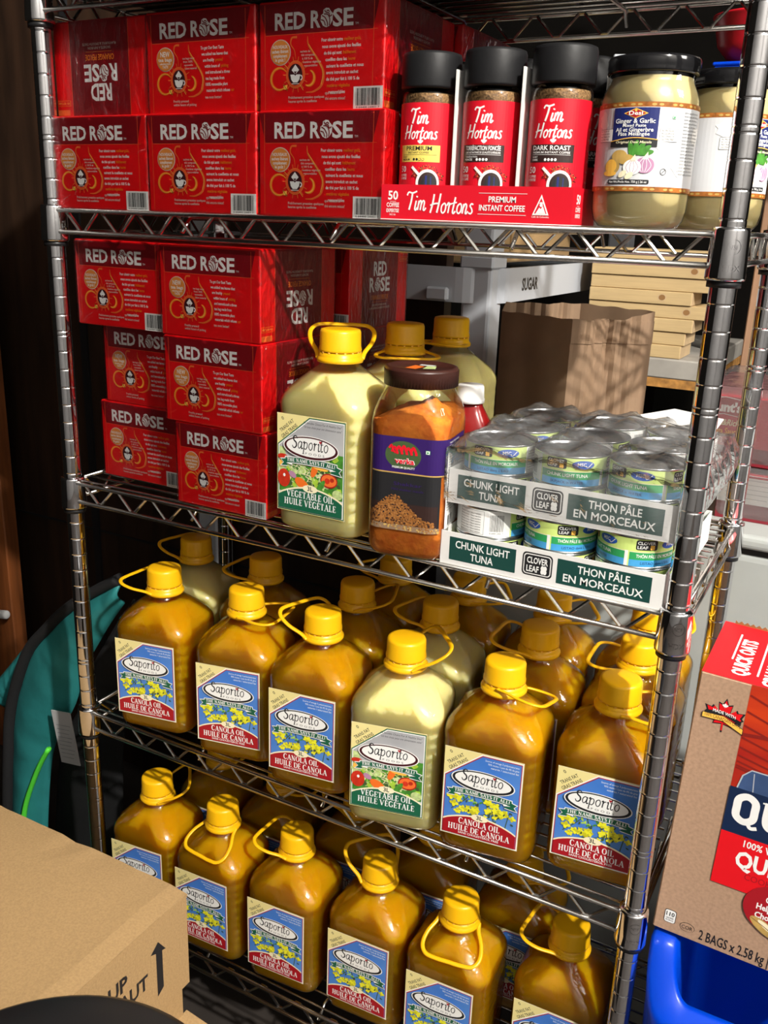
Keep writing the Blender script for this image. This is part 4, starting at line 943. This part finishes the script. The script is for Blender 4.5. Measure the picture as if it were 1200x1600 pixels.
for j in range(3):
    for i in range(3):
        can(can_s,cx[i]+.003,cy[j]+.003,TU2,50*i+30*j,'tuna can of the upper tray, under the %s can of the %s row'%(COLN[i],ROWN[j]),'tuna cans in the upper tray')
        can(can_s,cx[i]+.003,cy[j]+.003,TU2+CH+.0001,rot_top.get((i,j),70*i+40*j)+12,'tuna can under film on top of the upper tray, %s in the %s row'%(COLN[i],ROWN[j]),'tuna cans in the upper tray')
# loose film over the upper tray
b=MB(); b.prism([(-.060,.0),(.055,-.004),(.052,.034),(-.015,.040)],'y',0,.0012,'card')
o=b.build('white_sheet',None,(.800,TL-.020,TU2+2*CH+.0012),(radians(-72),0,radians(-12))); tag(o,'folded white card scrap under the film at the back of the tuna tray','card')
b=MB(); rnd=random.Random(12); nx,ny=40,46; x0,x1=TX0+.003,TX1+.012; y0,y1=-.010,TL+.006; ztop=TU2+2*CH+.004
vs=[];fs=[]
def fz(u,v):
    x=x0+(x1-x0)*u; y=y0+(y1-y0)*v
    dcan=min(math.hypot(x-a-.003,y-c-.003) for a in cx for c in cy)
    sag=max(0,dcan-.041)*.55
    z=ztop-min(sag,.012)+.004*sin(19*x*8+3*y)*sin(31*y)+rnd.uniform(-.0012,.0012)
    bl=.014*math.exp(-(((u-.58)/.20)**2+((v-.62)/.22)**2)); return z+bl
for j in range(ny+1):
    for i in range(nx+1):
        u=i/nx; v=j/ny; x=x0+(x1-x0)*u; y=y0+(y1-y0)*v; z=fz(u,v)
        vs.append((x,y,z))
for j in range(ny):
    for i in range(nx): a=j*(nx+1)+i; fs.append((a,a+1,a+nx+2,a+nx+1))
edge=[j*(nx+1)+nx for j in range(ny+1)]; front=list(range(nx+1)); left=[j*(nx+1) for j in range(ny+1)]; back=[ny*(nx+1)+i for i in range(nx+1)]
def skirt(idx,outv,zb,amp):
    prev=idx
    for k in range(1,9):
        cur=[]
        for n,ii in enumerate(idx):
            x,y,z=vs[ii]; f=k/8; zz=z+(zb-z)*f; o=amp*sin(pi*f)*(1+.6*sin(n*1.3))+rnd.uniform(-.001,.001)
            cur.append(len(vs)); vs.append((x+outv[0]*o,y+outv[1]*o,zz))
        for n in range(len(idx)-1): fs.append((prev[n],prev[n+1],cur[n+1],cur[n]))
        prev=cur
skirt(front,(0,-1),TU+.004,.004); skirt(edge,(1,0),TU+.006,.007); skirt(left,(-1,0),TU+.006,.001); skirt(back,(0,1),TU+.006,.004)
b.add(vs,fs,'wrap_loose',True)
o=b.build('plastic_wrap'); tag(o,'crumpled clear plastic film over the top tray of tuna cans','plastic wrap')

# ------------------------------------------------------------------ behind the rack: freezer, cartons, bag, white plastic shelf, boards
FZ=.985
t=thing('chest_freezer','white chest freezer standing behind the rack, cartons on its lid','freezer',(1.1,.71,0))
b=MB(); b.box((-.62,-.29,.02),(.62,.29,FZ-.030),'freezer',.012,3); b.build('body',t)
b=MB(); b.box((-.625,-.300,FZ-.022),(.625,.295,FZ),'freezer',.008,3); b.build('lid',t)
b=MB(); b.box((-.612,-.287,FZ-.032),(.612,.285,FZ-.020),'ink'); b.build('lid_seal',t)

def carton(label,x,y,z,rz,h,hunts):
    t=thing('sauce_carton',label,'carton',(x,y,z),radians(rz),'red sauce cartons on the freezer')
    b=MB(); w,dp=.17,.13; b.box((-w,-dp,0),(w,dp,h),'sauce_red',.002,1); d=D()
    d.rect(-w,0,w,.026,'sauce_dark',1)
    d.text('GAMME' if hunts else 'PREMIUM',-.055,.008,.009,'sauce_red',2,'l',.01,space=1.3); d.text('PREMIUM' if hunts else 'GAMME',.03,.008,.009,'sauce_red',2,'l',.01,space=1.3)
    if hunts:
        for x0 in (-.135,.075):
            d.poly([(x0-.030,.068),(x0,.072),(x0+.030,.068),(x0+.030,.094),(x0,.098),(x0-.030,.094)],'white',2); d.poly([(x0-.029,.069),(x0,.073),(x0+.029,.069),(x0+.029,.093),(x0,.097),(x0-.029,.093)],'crimson',3)
            d.text("Hunt's",x0,.0765,.013,'white',4,bold=.05,w=.048)
            d.text('Thick&Rich',x0,.056,.009,'cream',4,bold=.02,w=.045,shear=.2); d.text('Pasta Sauce',x0+.004,.043,.009,'amber',4,bold=.02,w=.040)
        px=[-.03,.13]
    else:
        d.rect(-w,.026,-.09,h-.004,'card',2); px=[-.05,.08]
        for k in range(6): d.rect(-w+.01,.034+.007*k,-.10,.035+.007*k,'tag',3)
    rnd=random.Random(int(h*1000))
    for x0 in px:
        d.poly([(x0-.032,.027),(x0+.034,.027),(x0+.034,h-.008),(x0-.032,h-.008)],'tred',3)
        for k in range(12):
            a=rnd.uniform(0,6); xx=x0+rnd.uniform(-.022,.024); yy=.038+rnd.uniform(0,.022)
            d.arc(xx,yy,.008,a*57,a*57+170,.0035,rnd.choice(('amber','pepper','orange')),4+k%3,n=8)
        d.poly([(x0-.004,.028),(x0+.008,.028),(x0+.003,.040)],'white',8)
    d.emit(b,lambda u,v,hh:(u,-dp-.0002-hh,v)); b.build('carton_body',t)
    f=MB(); f.box((-w-.003,-dp-.003,.001),(w+.003,dp+.003,h+.012),'wrap_loose',.01,2); f.build('shrink_wrap',t)
carton('lower red pasta sauce carton on the white freezer, white panel at left',1.005,.610,FZ+.0005,0,.070,False)
carton('upper red sauce carton with white lettering, stacked behind the rear post',.962,.612,FZ+.084,0,.100,True)

# kraft paper bag, open at the top
A=[(.470,.475),(.600,.432),(.702,.515),(.572,.560)]
t=thing('kraft_bag','open brown kraft paper bag behind the tuna cans, folded creases','paper bag',(.586,.495,FZ+.0006))
def bag_ring(z,off,ph):
    p=[]
    for i in range(4):
        a=Vector(A[i]);c=Vector(A[(i+1)%4]); nrm=Vector(((c-a).y,-(c-a).x)).normalized()
        for k in range(24):
            f=k/24; q=a.lerp(c,f); w=.0015*sin(f*pi*3+z*6)*sin(pi*f)
            if i in (1,3):
                zf=min(1,z/.25); cr=abs(f-.5)
                w += -.016*max(0,1-cr/.30)*zf + .006*max(0,1-abs(f-.22)/.10) + .004*max(0,1-abs(f-.75)/.08)*sin(z*18) - .003*sin(f*40+z*30)*zf*sin(pi*f)
                w += .010*max(0,1-abs(z-.10)/.05)*math.exp(-((f-.85)/.10)**2)
            q=q+nrm*(w-off); p.append((q.x-.586,q.y-.495,z))
    return p
H=.278; Z=[0,.02,.04,.06,.08,.10,.12,.14,.16,.18,.20,.22,.24,.25,.265,H]
b=MB(); R=[bag_ring(z,0,z*9) for z in Z]; R[-1]=[(x,y,z+.014*min(1,max(0,(k-40)/8)) - .0008*sin(k*.7)) for k,(x,y,z) in enumerate(R[-1])]
Ri=[[(x*.985,y*.985,z) for x,y,z in r] for r in R[::-1]]; Ri[-1]=[(x,y,.002) for x,y,z in Ri[-1]]
b.loft(R+Ri,'kraft',smooth=False,cap=False); b.build('bag_wall',t)
b=MB(); cuff=[bag_ring(z,-.0015,z*9) for z in (H-.036,H-.001)]
idx=list(range(20,50)); fs=[]
for k in range(29): fs.append((k,k+1,30+k+1,30+k))
b.add([cuff[0][i] for i in idx]+[cuff[1][i] for i in idx],fs,'kraft'); o=b.build('folded_cuff',t); o.modifiers.new('s','SOLIDIFY').thickness=.0012

# white resin shelf with SUGAR on its rim
t=thing('resin_shelf','white plastic shelving with the word SUGAR on its rim, behind the bag','plastic shelf',(.10,1.0,0))
b=MB()
def deck(z0,z1):
    b=MB(); o=[rrect(.33,.47,.07,z,8) for z in (z0,z1)]; i=[rrect(.322,.462,.062,z,8) for z in (z1,z1-.02)]
    b.loft(o+i,'white_plastic',smooth=False); return b
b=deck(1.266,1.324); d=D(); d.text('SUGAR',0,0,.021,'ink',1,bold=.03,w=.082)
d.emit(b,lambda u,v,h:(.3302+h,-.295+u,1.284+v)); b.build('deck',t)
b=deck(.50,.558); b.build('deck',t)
for x,y in ((.295,-.435),(.295,.435),(-.295,-.435),(-.295,.435)):
    b=MB(); b.box((x-.027,y-.027,0),(x+.027,y+.027,1.47),'white_plastic',.006,2); b.box((x-.031,y-.031,1.322),(x+.031,y+.031,1.345),'white_plastic',.004,1); b.build('leg',t)
b=MB(); b.box((.21,-.482,1.268),(.25,-.469,1.290),'white_plastic',.003,1); b.build('clip',t)
t=thing('storage_carton','brown cardboard carton lying on the white plastic shelf','cardboard box',(.14,.94,1.3245))
b=MB(); b.box((-.20,-.26,0),(.20,.26,.13),'cardboard',.003,1); b.build('carton_body',t)
b=MB(); b.box((.2005,-.12,.01),(.2035,.06,.128),'cardboard'); b.build('flap',t)
# pine boards on a bench
BZ=1.149
t=thing('work_bench','grey topped bench with raw chipboard edge under the pine boards','bench',(.585,1.22,0))
b=MB(); b.box((-.125,-.25,BZ-.040),(.125,.26,BZ),'bench',.003,1); b.build('bench_top',t)
b=MB(); b.box((-.125,-.248,BZ-.058),(.125,.255,BZ-.040),'osb'); b.build('chipboard_edge',t)
for x in (-.09,.09):
    b=MB(); b.box((x-.03,.05,0),(x+.03,.20,BZ-.058),'darkwood'); b.build('leg',t)
bd=[(.659,'lowest pine board of the stack, resting on the grey bench'),(.664,'pine board second from the bottom of the stack on the bench'),(.676,'pine board third from the bottom, its sawn end in the light'),(.700,'pine board fourth from the bottom with a dark knot near its end'),(.668,'short pine board fifth from the bottom, a dark gap beside its end'),(.702,'long pine board third from the top of the stack'),(.706,'long pine board second from the top of the stack'),(.700,'topmost pine board, behind the upper shelf wires')]
bt=.0262
for i,(xr,lb) in enumerate(bd):
    b=MB(); x0=.462; b.box((x0,0,0),(xr,.10,bt-.0006),'pine',.0012,1); b.box((xr-.0002,.001,.001),(xr+.0006,.099,bt-.0016),'pine_end')
    if i in (3,4,6):
        d=D(); kx=xr-(.040,.058,.10)[i%3]; d.ell(kx,.0135,.0065,.0055,'knot',1); d.ell(kx,.0135,.0085,.0072,'pine_end',0); d.emit(b,lambda u,v,h:(u,-.0002-h,v))
    o=b.build('pine_board',None,(0,.975+.004*(i%2),BZ+.0005+bt*i)); tag(o,lb,'board','pine boards on the bench')
b=MB(); b.box((-.020,0,0),(.020,.06,2.4),'stud',.002,1); o=b.build('timber_stud',None,(.783,1.06,.0)); tag(o,'upright brown timber stud standing behind the rear chrome post','timber')
# things on a dark ledge far behind the top shelf
t=thing('wall_ledge','dark wooden ledge on posts far behind the top shelf','ledge',(.75,.95,0))
b=MB(); b.box((-.40,-.12,1.625),(.40,.15,1.645),'darkwood'); b.build('board',t)
for x in (.12,.38):
    b=MB(); b.box((x-.02,.11,0),(x+.02,.149,1.625),'darkwood'); b.build('leg',t)
t=thing('blue_box','small blue box on the dark ledge under the red bowl','box',(.735,.90,1.6455))
b=MB(); b.box((-.06,-.05,0),(.06,.05,.020),'bin_blue',.003,1); b.build('box_body',t); b=MB(); b.box((-.062,-.052,.0202),(.062,.052,.0262),'bin_blue',.002,1); b.build('lid',t)
t=thing('red_bowl','red plastic bowl on the blue box, seen under the top shelf','bowl',(.735,.90,1.6720))
b=MB(); b.lathe([(.030,0),(.045,.004),(.066,.028),(.076,.070),(.079,.072),(.079,.075),(.074,.074),(.064,.030),(.043,.007),(.0,.006)],'redplastic',n=40,cap=False); b.build('bowl_wall',t)
b=MB(); b.lathe([(.029,.0),(.033,.0),(.031,.002)],'redplastic',n=40,cap=False); b.build('foot_rim',t)
t=thing('white_carton','white folded card box leaning on the dark ledge behind the coffee','box',(.512,.93,1.6455),radians(20))
b=MB(); b.box((-.035,-.02,0),(.03,.02,.055),'white_plastic',.002,1); b.build('box_body',t); b=MB(); b.box((.0305,-.02,.0),(.034,.02,.05),'card',.001,1); b.build('flap',t)

# ------------------------------------------------------------------ right foreground: oat box on a blue bin
t=thing('oat_box','big brown and red quick oats box on the blue bin, right of the rack','cereal box',(.8945,.03,.598))
t.rotation_euler=(0,radians(1.75),0)
OW,OD,OH=.30,.155,.344
b=MB(); b.box((0,0,0),(OW,OD,OH),'oatboard',.0015,1)
d=D(); dx=.0525
d.poly([(dx,.16),(OW-dx,.16),(OW-dx,OH),(dx,OH)],'oatmaroon',1)
for k in range(9): d.ribbon([(dx+.001,.243+.0012*k*k+.0015*k),(dx+.05,.236+.0011*k*k+.001*k),(dx+.12,.232+.001*k*k)],.0022,'oatfurrow',2)
for k in range(7): d.ribbon([(dx+.03+.018*k,.230),(dx+.060+.02*k,.243),(dx+.10+.02*k,.262)],.0016,'oatmaroon',3)
d.ribbon([(dx,.284),(dx+.03,.287),(dx+.08,.283),(OW-dx,.288)],.004,'oatfurrow',2); d.ell(dx+.034,.270,.004,.003,'oatfurrow',3)
d.ell(dx+.064,.302,.036,.022,'white',4); d.ell(dx+.064,.302,.034,.0205,'oatblue',5)
d.poly([(dx+.005,.210),(dx+.010,.236),(dx+.018,.245),(OW-dx-.02,.245),(OW-dx-.005,.210)],'oatblue',4); d.ribbon([(dx+.005,.210),(dx+.010,.236),(dx+.018,.245),(OW-dx-.02,.245)],.0015,'white_plastic',5,sm=False); d.ribbon([(dx+.021,.242),(dx+.024,.212)],.001,'white_plastic',5,sm=False)
d.rect(dx,.162,OW-dx,.2195,'oatnavy',6); lettering(d,{'Q':(.95,[([(.45,1.0),(.18,.84),(.15,.5),(.18,.16),(.45,.0),(.72,.16),(.75,.5),(.72,.84)],.25,True),([(.36,.06),(.58,-.02),(.72,-.16),(.92,-.10)],.13)]),'U':(.92,[([(.2,1),(.2,.3),(.32,.06),(.52,.04),(.66,.2),(.70,.3),(.70,1)],.24),_sf(.2,.96,.2),_sf(.7,.96,.2)]),'A':(.9,[([(.16,0),(.45,1)],.2),([(.45,1),(.74,0)],.24),([(.24,.3),(.66,.3)],.15),_sf(.16),_sf(.74)]),'K':(.9,[([(.2,0),(.2,1)],.24),([(.28,.45),(.70,1)],.16),([(.36,.52),(.76,0)],.22)]),'E':SERIF['E'],'R':(.9,SERIF['B'][1][:2]+[([(.40,.5),(.72,0)],.2)])},'QUAKER',dx+.006,.1800,.032,'white',8,al='l',w=.165,weight=1.05)
d.text('\u2013 EST. 1877 \u2013',OW/2+.005,.1675,.007,'cream',8)
d.rect(dx,.092,OW-dx,.162,'oatred',6)
d.text('100% WHOLE GRAIN OATS',dx+.0255,.1495,.0085,'white',8,'l',.02,w=.12); d.text('QUICK OATS',dx+.0205,.1225,.0205,'white',8,'l',.035,w=.135)
d.text('COOKS IN 1 MINUTE',dx+.0335,.1090,.0080,'crimson',8,'l',.0,w=.09)
d.ell(dx+.069,.0815,.031,.0305,'crimson',9)
for i,tx in enumerate(('Oat fibre','Helps lower','Cholesterol')): d.text(tx,dx+.060-.008*(i>0),.0900-.0115*i,.0075,'white',10,'l',.03,w=(.030,.042,.042)[i])
d.ell(dx+.066,.0560,.020,.0075,'gold',11,20,-.5); d.ell(dx+.069,.0575,.014,.0035,'cream',12,20,-.5); d.ribbon([(dx+.049,.0645),(dx+.066,.057),(dx+.083,.0475)],.001,'knot',13)
# maple leaf badge
leafmark(d,.0315,.298,.0225,'ink',1); leafmark(d,.0315,.2982,.0198,'oatred',2)
d.poly([(.012,.3015),(.0315,.3045),(.050,.2975),(.050,.293),(.0315,.300),(.012,.297)],'ink',3)
d.text('MADE WITH',.0315,.3010,.0036,'white',5,bold=.02,w=.024,warp=lambda x,y:(x,y-.10*x-4*x*x)); leafmark(d,.031,.3115,.0034,'white',4)
d.poly([(.009,.2985),(.0315,.2995),(.0535,.290),(.0535,.283),(.0315,.2925),(.009,.2915)],'ink',5); d.poly([(.0097,.2978),(.0315,.2988),(.0528,.2896),(.0528,.2838),(.0315,.2932),(.0097,.2922)],'amber',6)
d.text('100% CANADIAN OATS',.0312,.2932,.0042,'ink',7,w=.038,warp=lambda x,y:(x,y-.13*x-3.5*x*x))
d.rrect(.011,.0135,.0245,.0320,.003,'ink',1); d.rrect(.0117,.0142,.0238,.0313,.0026,'white',2); d.text('110',.01775,.0235,.0055,'ink',3,bold=.02,w=.0095); d.text('CALORIES',.01775,.0195,.0022,'ink',3,w=.009); d.text('PER SERVING',.01775,.0165,.0018,'ink',3,w=.009)
d.ell(.0385,.0165,.0085,.0062,'ink',1); d.ell(.0385,.0165,.0080,.0057,'oatboard',2); d.text('COR',.0385,.0140,.0050,'ink',3,w=.0125)
d.text('2 BAGS x 2.58 kg | 5.16 kg',.0525,.0070,.0135,'ink',1,'l',.012,w=.110)
d.emit(b,lambda u,v,h:(u,-.0002-h,v))
d=D(); d.rect(.0005,-OW+.0005,OD-.0005,-.0005,'oatred',1)
d.text('QUICK OATS',.014,-.0440,.0155,'white',2,'l',.04,w=.100); d.text('GRUAU RAPIDE',.004,-.0770,.0155,'white',2,'l',.04,w=.125)
d.rect(.050,-.0255,.125,-.0235,'white',2); d.rect(.022,-.0560,.130,-.0540,'white',2)
d.rrect(.006,-.150,.120,-.092,.008,'ink',2); d.rrect(.007,-.149,.119,-.093,.0075,'white',3)
for k in range(6): d.text('Keep in a cool dry place',.016,-.105-.006*k,.004,'ink',4,'l')
d.emit(b,lambda u,v,h:(-v,u,OH+.0002+h))
b.build('carton_body',t)
b=MB(); pts=[(.012,OH)]
for k in range(40): pts += [(.012+.0068*k,OH+.0045),(.012+.0068*k+.0034,OH+.0015)]
pts += [(.285,OH)]; b.prism(pts,'y',OD-.0018,OD-.0004,'knot'); b.build('torn_edge',t)

t=thing('stacking_bin','bright blue plastic stacking bin with scooped front under the oats box','bin',(0,0,0))
def bin_ring(off,z,front):
    x0,x1,y0,y1=.898+off,1.30-off,-.030+off,.30-off; r=max(.055-off,.02); p=[]
    for cxx,cyy,a0 in ((x1-r,y1-r,0),(x0+r,y1-r,90),(x0+r,y0+r,180),(x1-r,y0+r,270)):
        for k in range(13):
            a=radians(a0+90*k/12); p.append((cxx+r*cos(a),cyy+r*sin(a),z))
    return p
def rim(p,dz):
    out=[]
    for x,y,z in p:
        f=min(1,max(0,(y+.020)/.050)); f=f*f*(3-2*f)
        out.append((x,y,(.516+dz)+(.5925-.516)*f))
    return out
b=MB(); R=[bin_ring(.030,.0,0),bin_ring(.022,.02,0),bin_ring(.006,.40,0)]
R.append(rim(bin_ring(.000,.5,0),-.028)); R.append(rim(bin_ring(-.002,.5,0),-.004)); R.append(rim(bin_ring(.003,.5,0),0)); R.append(rim(bin_ring(.024,.5,0),-.001)); R.append(rim(bin_ring(.030,.5,0),-.010))
R += [bin_ring(.034,.40,0),bin_ring(.050,.05,0),bin_ring(.060,.03,0)]
b.loft(R,'bin_blue'); b.build('bin_wall',t)
b=MB(); b.box((.99,-.034,.40),(1.20,-.0285,.45),'bin_blue',.002,1); b.build('label_slot',t)
for k,lb in enumerate(('bottom grey plastic wrapped roll on the floor side behind the chrome post','middle grey plastic wrapped roll between the post and the blue bin','top grey plastic wrapped roll between the post and the blue bin')):
    t=thing('wrapped_roll',lb,'roll',(.925,.375,.10+.145*k) if k else (.925,.375,.0),0.3*k,'grey wrapped rolls beside the rack')
    t.location=(.945,.355,.145*k+.0)
    b=MB(); rnd=random.Random(k); b.lathe([(.012,.0),(.040,.0),(.045,.006),(.046,.03),(.0445,.05),(.046,.075),(.0445,.10),(.046,.125),(.044,.138),(.038,.143),(.012,.143)],'greyplastic',n=32,cap=False); b.build('wrapping',t)
    b=MB(); b.lathe([(.010,.002),(.0125,.002),(.0125,.1425),(.010,.1425)],'cardboard',n=20,cap=False); b.build('core',t)

# ------------------------------------------------------------------ left foreground: carton, flap, black lid
t=thing('shipping_box','large plain cardboard box with black UP arrow in the lower left corner','cardboard box',(0,0,0))
BX,BY,BT=.303,-.126,.501
b=MB(); nx=60
top=[]
rnd=random.Random(8)
n=24
vs=[];fs=[]
for j in range(9):
    for i in range(n+1):
        x=-.42+(BX+.42)*i/n; y=BY-.45*j/8; z=BT
        if j==0: z+= -.002+rnd.uniform(-.0015,.001); y+=rnd.uniform(-.0015,.0025)
        if i==n: z-=.002
        if i==n-1: z+=.001
        vs.append((x,y,z))
for j in range(8):
    for i in range(n): a=j*(n+1)+i; fs.append((a+n+1,a+n+2,a+1,a))
b.add(vs,fs,'cardboard'); o=b.build('lid_top',t); o.modifiers.new('s','SOLIDIFY').thickness=.004
b=MB(); b.box((BX-.004,BY-.45,.345),(BX,BY-.001,BT-.004),'cardboard'); b.box((-.42,BY-.006,.345),(BX-.004,BY-.001,BT-.006),'cardboard'); b.box((-.42,BY-.45,.345),(BX-.004,BY-.445,BT-.006),'cardboard'); b.box((-.42,BY-.445,.345),(-.415,BY-.006,BT-.006),'cardboard')
d=D()
d.poly([(-.0650,.374),(-.0530,.382),(-.0530,.443),(-.0460,.441),(-.0600,.4625),(-.0750,.451),(-.0650,.4465)],'ink',1)
d.text('HAUT',-.082,.406,.022,'ink',1,'r',.030,w=.070); d.text('UP',-.118,.436,.022,'ink',1,'r',.030,w=.034)
d.emit(b,lambda u,v,h:(BX+.0002+h,BY+u,v)); b.build('lid_side',t)
b=MB(); b.box((-.41,BY-.44,.0),(BX-.008,BY-.008,.494),'cardboard'); b.build('box_body',t)
b=MB(); T=Matrix.Translation((BX-.010,-.20,.283))@Matrix.Rotation(radians(8),4,'Y'); b.box((0,-.12,0),(.30,.075,.004),'cardboard',T=T); o=b.build('open_flap',t)
t=thing('round_bin','round black bin in the lower left corner, only its dark lid showing','bin',(.516,-.570,0),0)
b=MB(); b.lathe([(.140,.0),(.145,.004),(.166,.62),(.169,.628),(.0,.628)],'black_plastic',n=64,cap=False); b.build('bin_body',t)
b=MB(); b.lathe([(.168,.616),(.178,.617),(.180,.630),(.177,.640),(.168,.647),(.12,.655),(.06,.660),(.0,.662)],'black_plastic',n=72,cap=False); b.build('lid',t)

# ------------------------------------------------------------------ left background: pop-up fabric, panelling
t=thing('popup_hamper','folded teal pop-up fabric with black rim and green edging, left of the rack','pop-up fabric',(0,0,0))
def sheet(name,outer,inner,m,y0=.12,bul=.02,n=28,parent=t,slant=.0):
    O=smooth_pts(outer,8); I=smooth_pts(inner,8); N=40
    def samp(P,f):
        k=f*(len(P)-1); i=min(int(k),len(P)-2); return Vector(P[i]).lerp(Vector(P[i+1]),k-i)
    vs=[];fs=[];mm=9
    for i in range(N+1):
        a=samp(O,i/N); c=samp(I,i/N)
        for j in range(mm+1):
            q=a.lerp(c,j/mm); vs.append((q.x,y0-bul*sin(pi*j/mm)+.0022*sin(i*1.9+j*.3)*sin(pi*j/mm)+slant*(q.x),q.y))
    for i in range(N):
        for j in range(mm): k=i*(mm+1)+j; fs.append((k,k+1,k+mm+2,k+mm+1))
    b=MB(); b.add(vs,fs,m,True); o=b.build(name,parent); s=o.modifiers.new('s','SOLIDIFY'); s.thickness=.004; return o
OUT=[(-.385,.0),(-.382,.12),(-.374,.233),(-.356,.36),(-.333,.480),(-.276,.607),(-.217,.673),(-.158,.728),(-.086,.778),(-.030,.812)]
INN=[(-.29,.0),(-.28,.14),(-.269,.245),(-.247,.369),(-.223,.440),(-.166,.533),(-.138,.609),(-.103,.664),(-.067,.717),(-.030,.765)]
sheet('teal_panel',OUT,INN,'teal')
b=MB(); b.tube([(x,.112,z) for x,z in smooth_pts(OUT,6)],.010,'black_fabric',n=10,rx=.013); b.build('black_rim',t)
sheet('mesh_panel',INN,[(-.10,.0),(-.09,.25),(-.08,.42),(-.065,.52),(-.055,.58),(-.045,.62),(-.04,.65),(-.035,.69)],'black_fabric',.14,.004)
G=[(-.345,.0),(-.335,.12),(-.313,.24),(-.298,.29),(-.275,.340),(-.250,.388),(-.222,.432)]
b=MB(); b.tube([(x,.098,z) for x,z in smooth_pts(G,6)],.0045,'neon',n=8,rx=.006); b.build('green_edging',t)
sheet('rear_panel',[(-.48,.44),(-.41,.515),(-.345,.585),(-.26,.665),(-.20,.705)],[(-.43,.42),(-.395,.452),(-.365,.482),(-.31,.570),(-.20,.68)],'teal',.17,.006)
b=MB(); T=Matrix.Translation((-.162,.088,.480))@Matrix.Rotation(radians(-9),4,'Y'); b.box((-.024,-.001,-.052),(.024,.001,.052),'tag',T=T)
for k in range(9): b.box((-.018,-.0014,-.040+.008*k),(.012+.003*(k%3),-.001,-.0385+.008*k),'greyplastic',T=T)
b.build('care_tag',t)
b=MB(); b.box((-.060,0,0),(.14,.04,.62),'darkwood',.004,1); b.box((.02,-.004,0),(.026,0,.62),'ink'); o=b.build('dark_board',None,(-.07,.40,0)); tag(o,'dark brown board standing on the floor behind the left post','board')
b=MB()
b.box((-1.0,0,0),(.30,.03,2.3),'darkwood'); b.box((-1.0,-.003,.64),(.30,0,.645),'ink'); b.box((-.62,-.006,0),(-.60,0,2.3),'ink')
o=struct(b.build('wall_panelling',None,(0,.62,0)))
t=thing('timber_door_edge','reddish stained wooden door edge at the far left with a white peg','door',(-.83,.50,0))
b=MB(); b.box((-.16,0,0),(.030,.04,2.1),'orangewood',.003,1); b.build('panel',t)
b=MB(); T=Matrix.Translation((.000,-.018,.413))@Matrix.Rotation(radians(80),4,'Y'); bb=MB(); bb.lathe([(.0,-.02),(.010,-.02),(.011,-.017),(.011,.030),(.009,.033),(.0,.033)],'tag',n=20,cap=False); b.add([T@Vector(v) for v in bb.v],bb.f,'tag',True); b.build('peg',t)
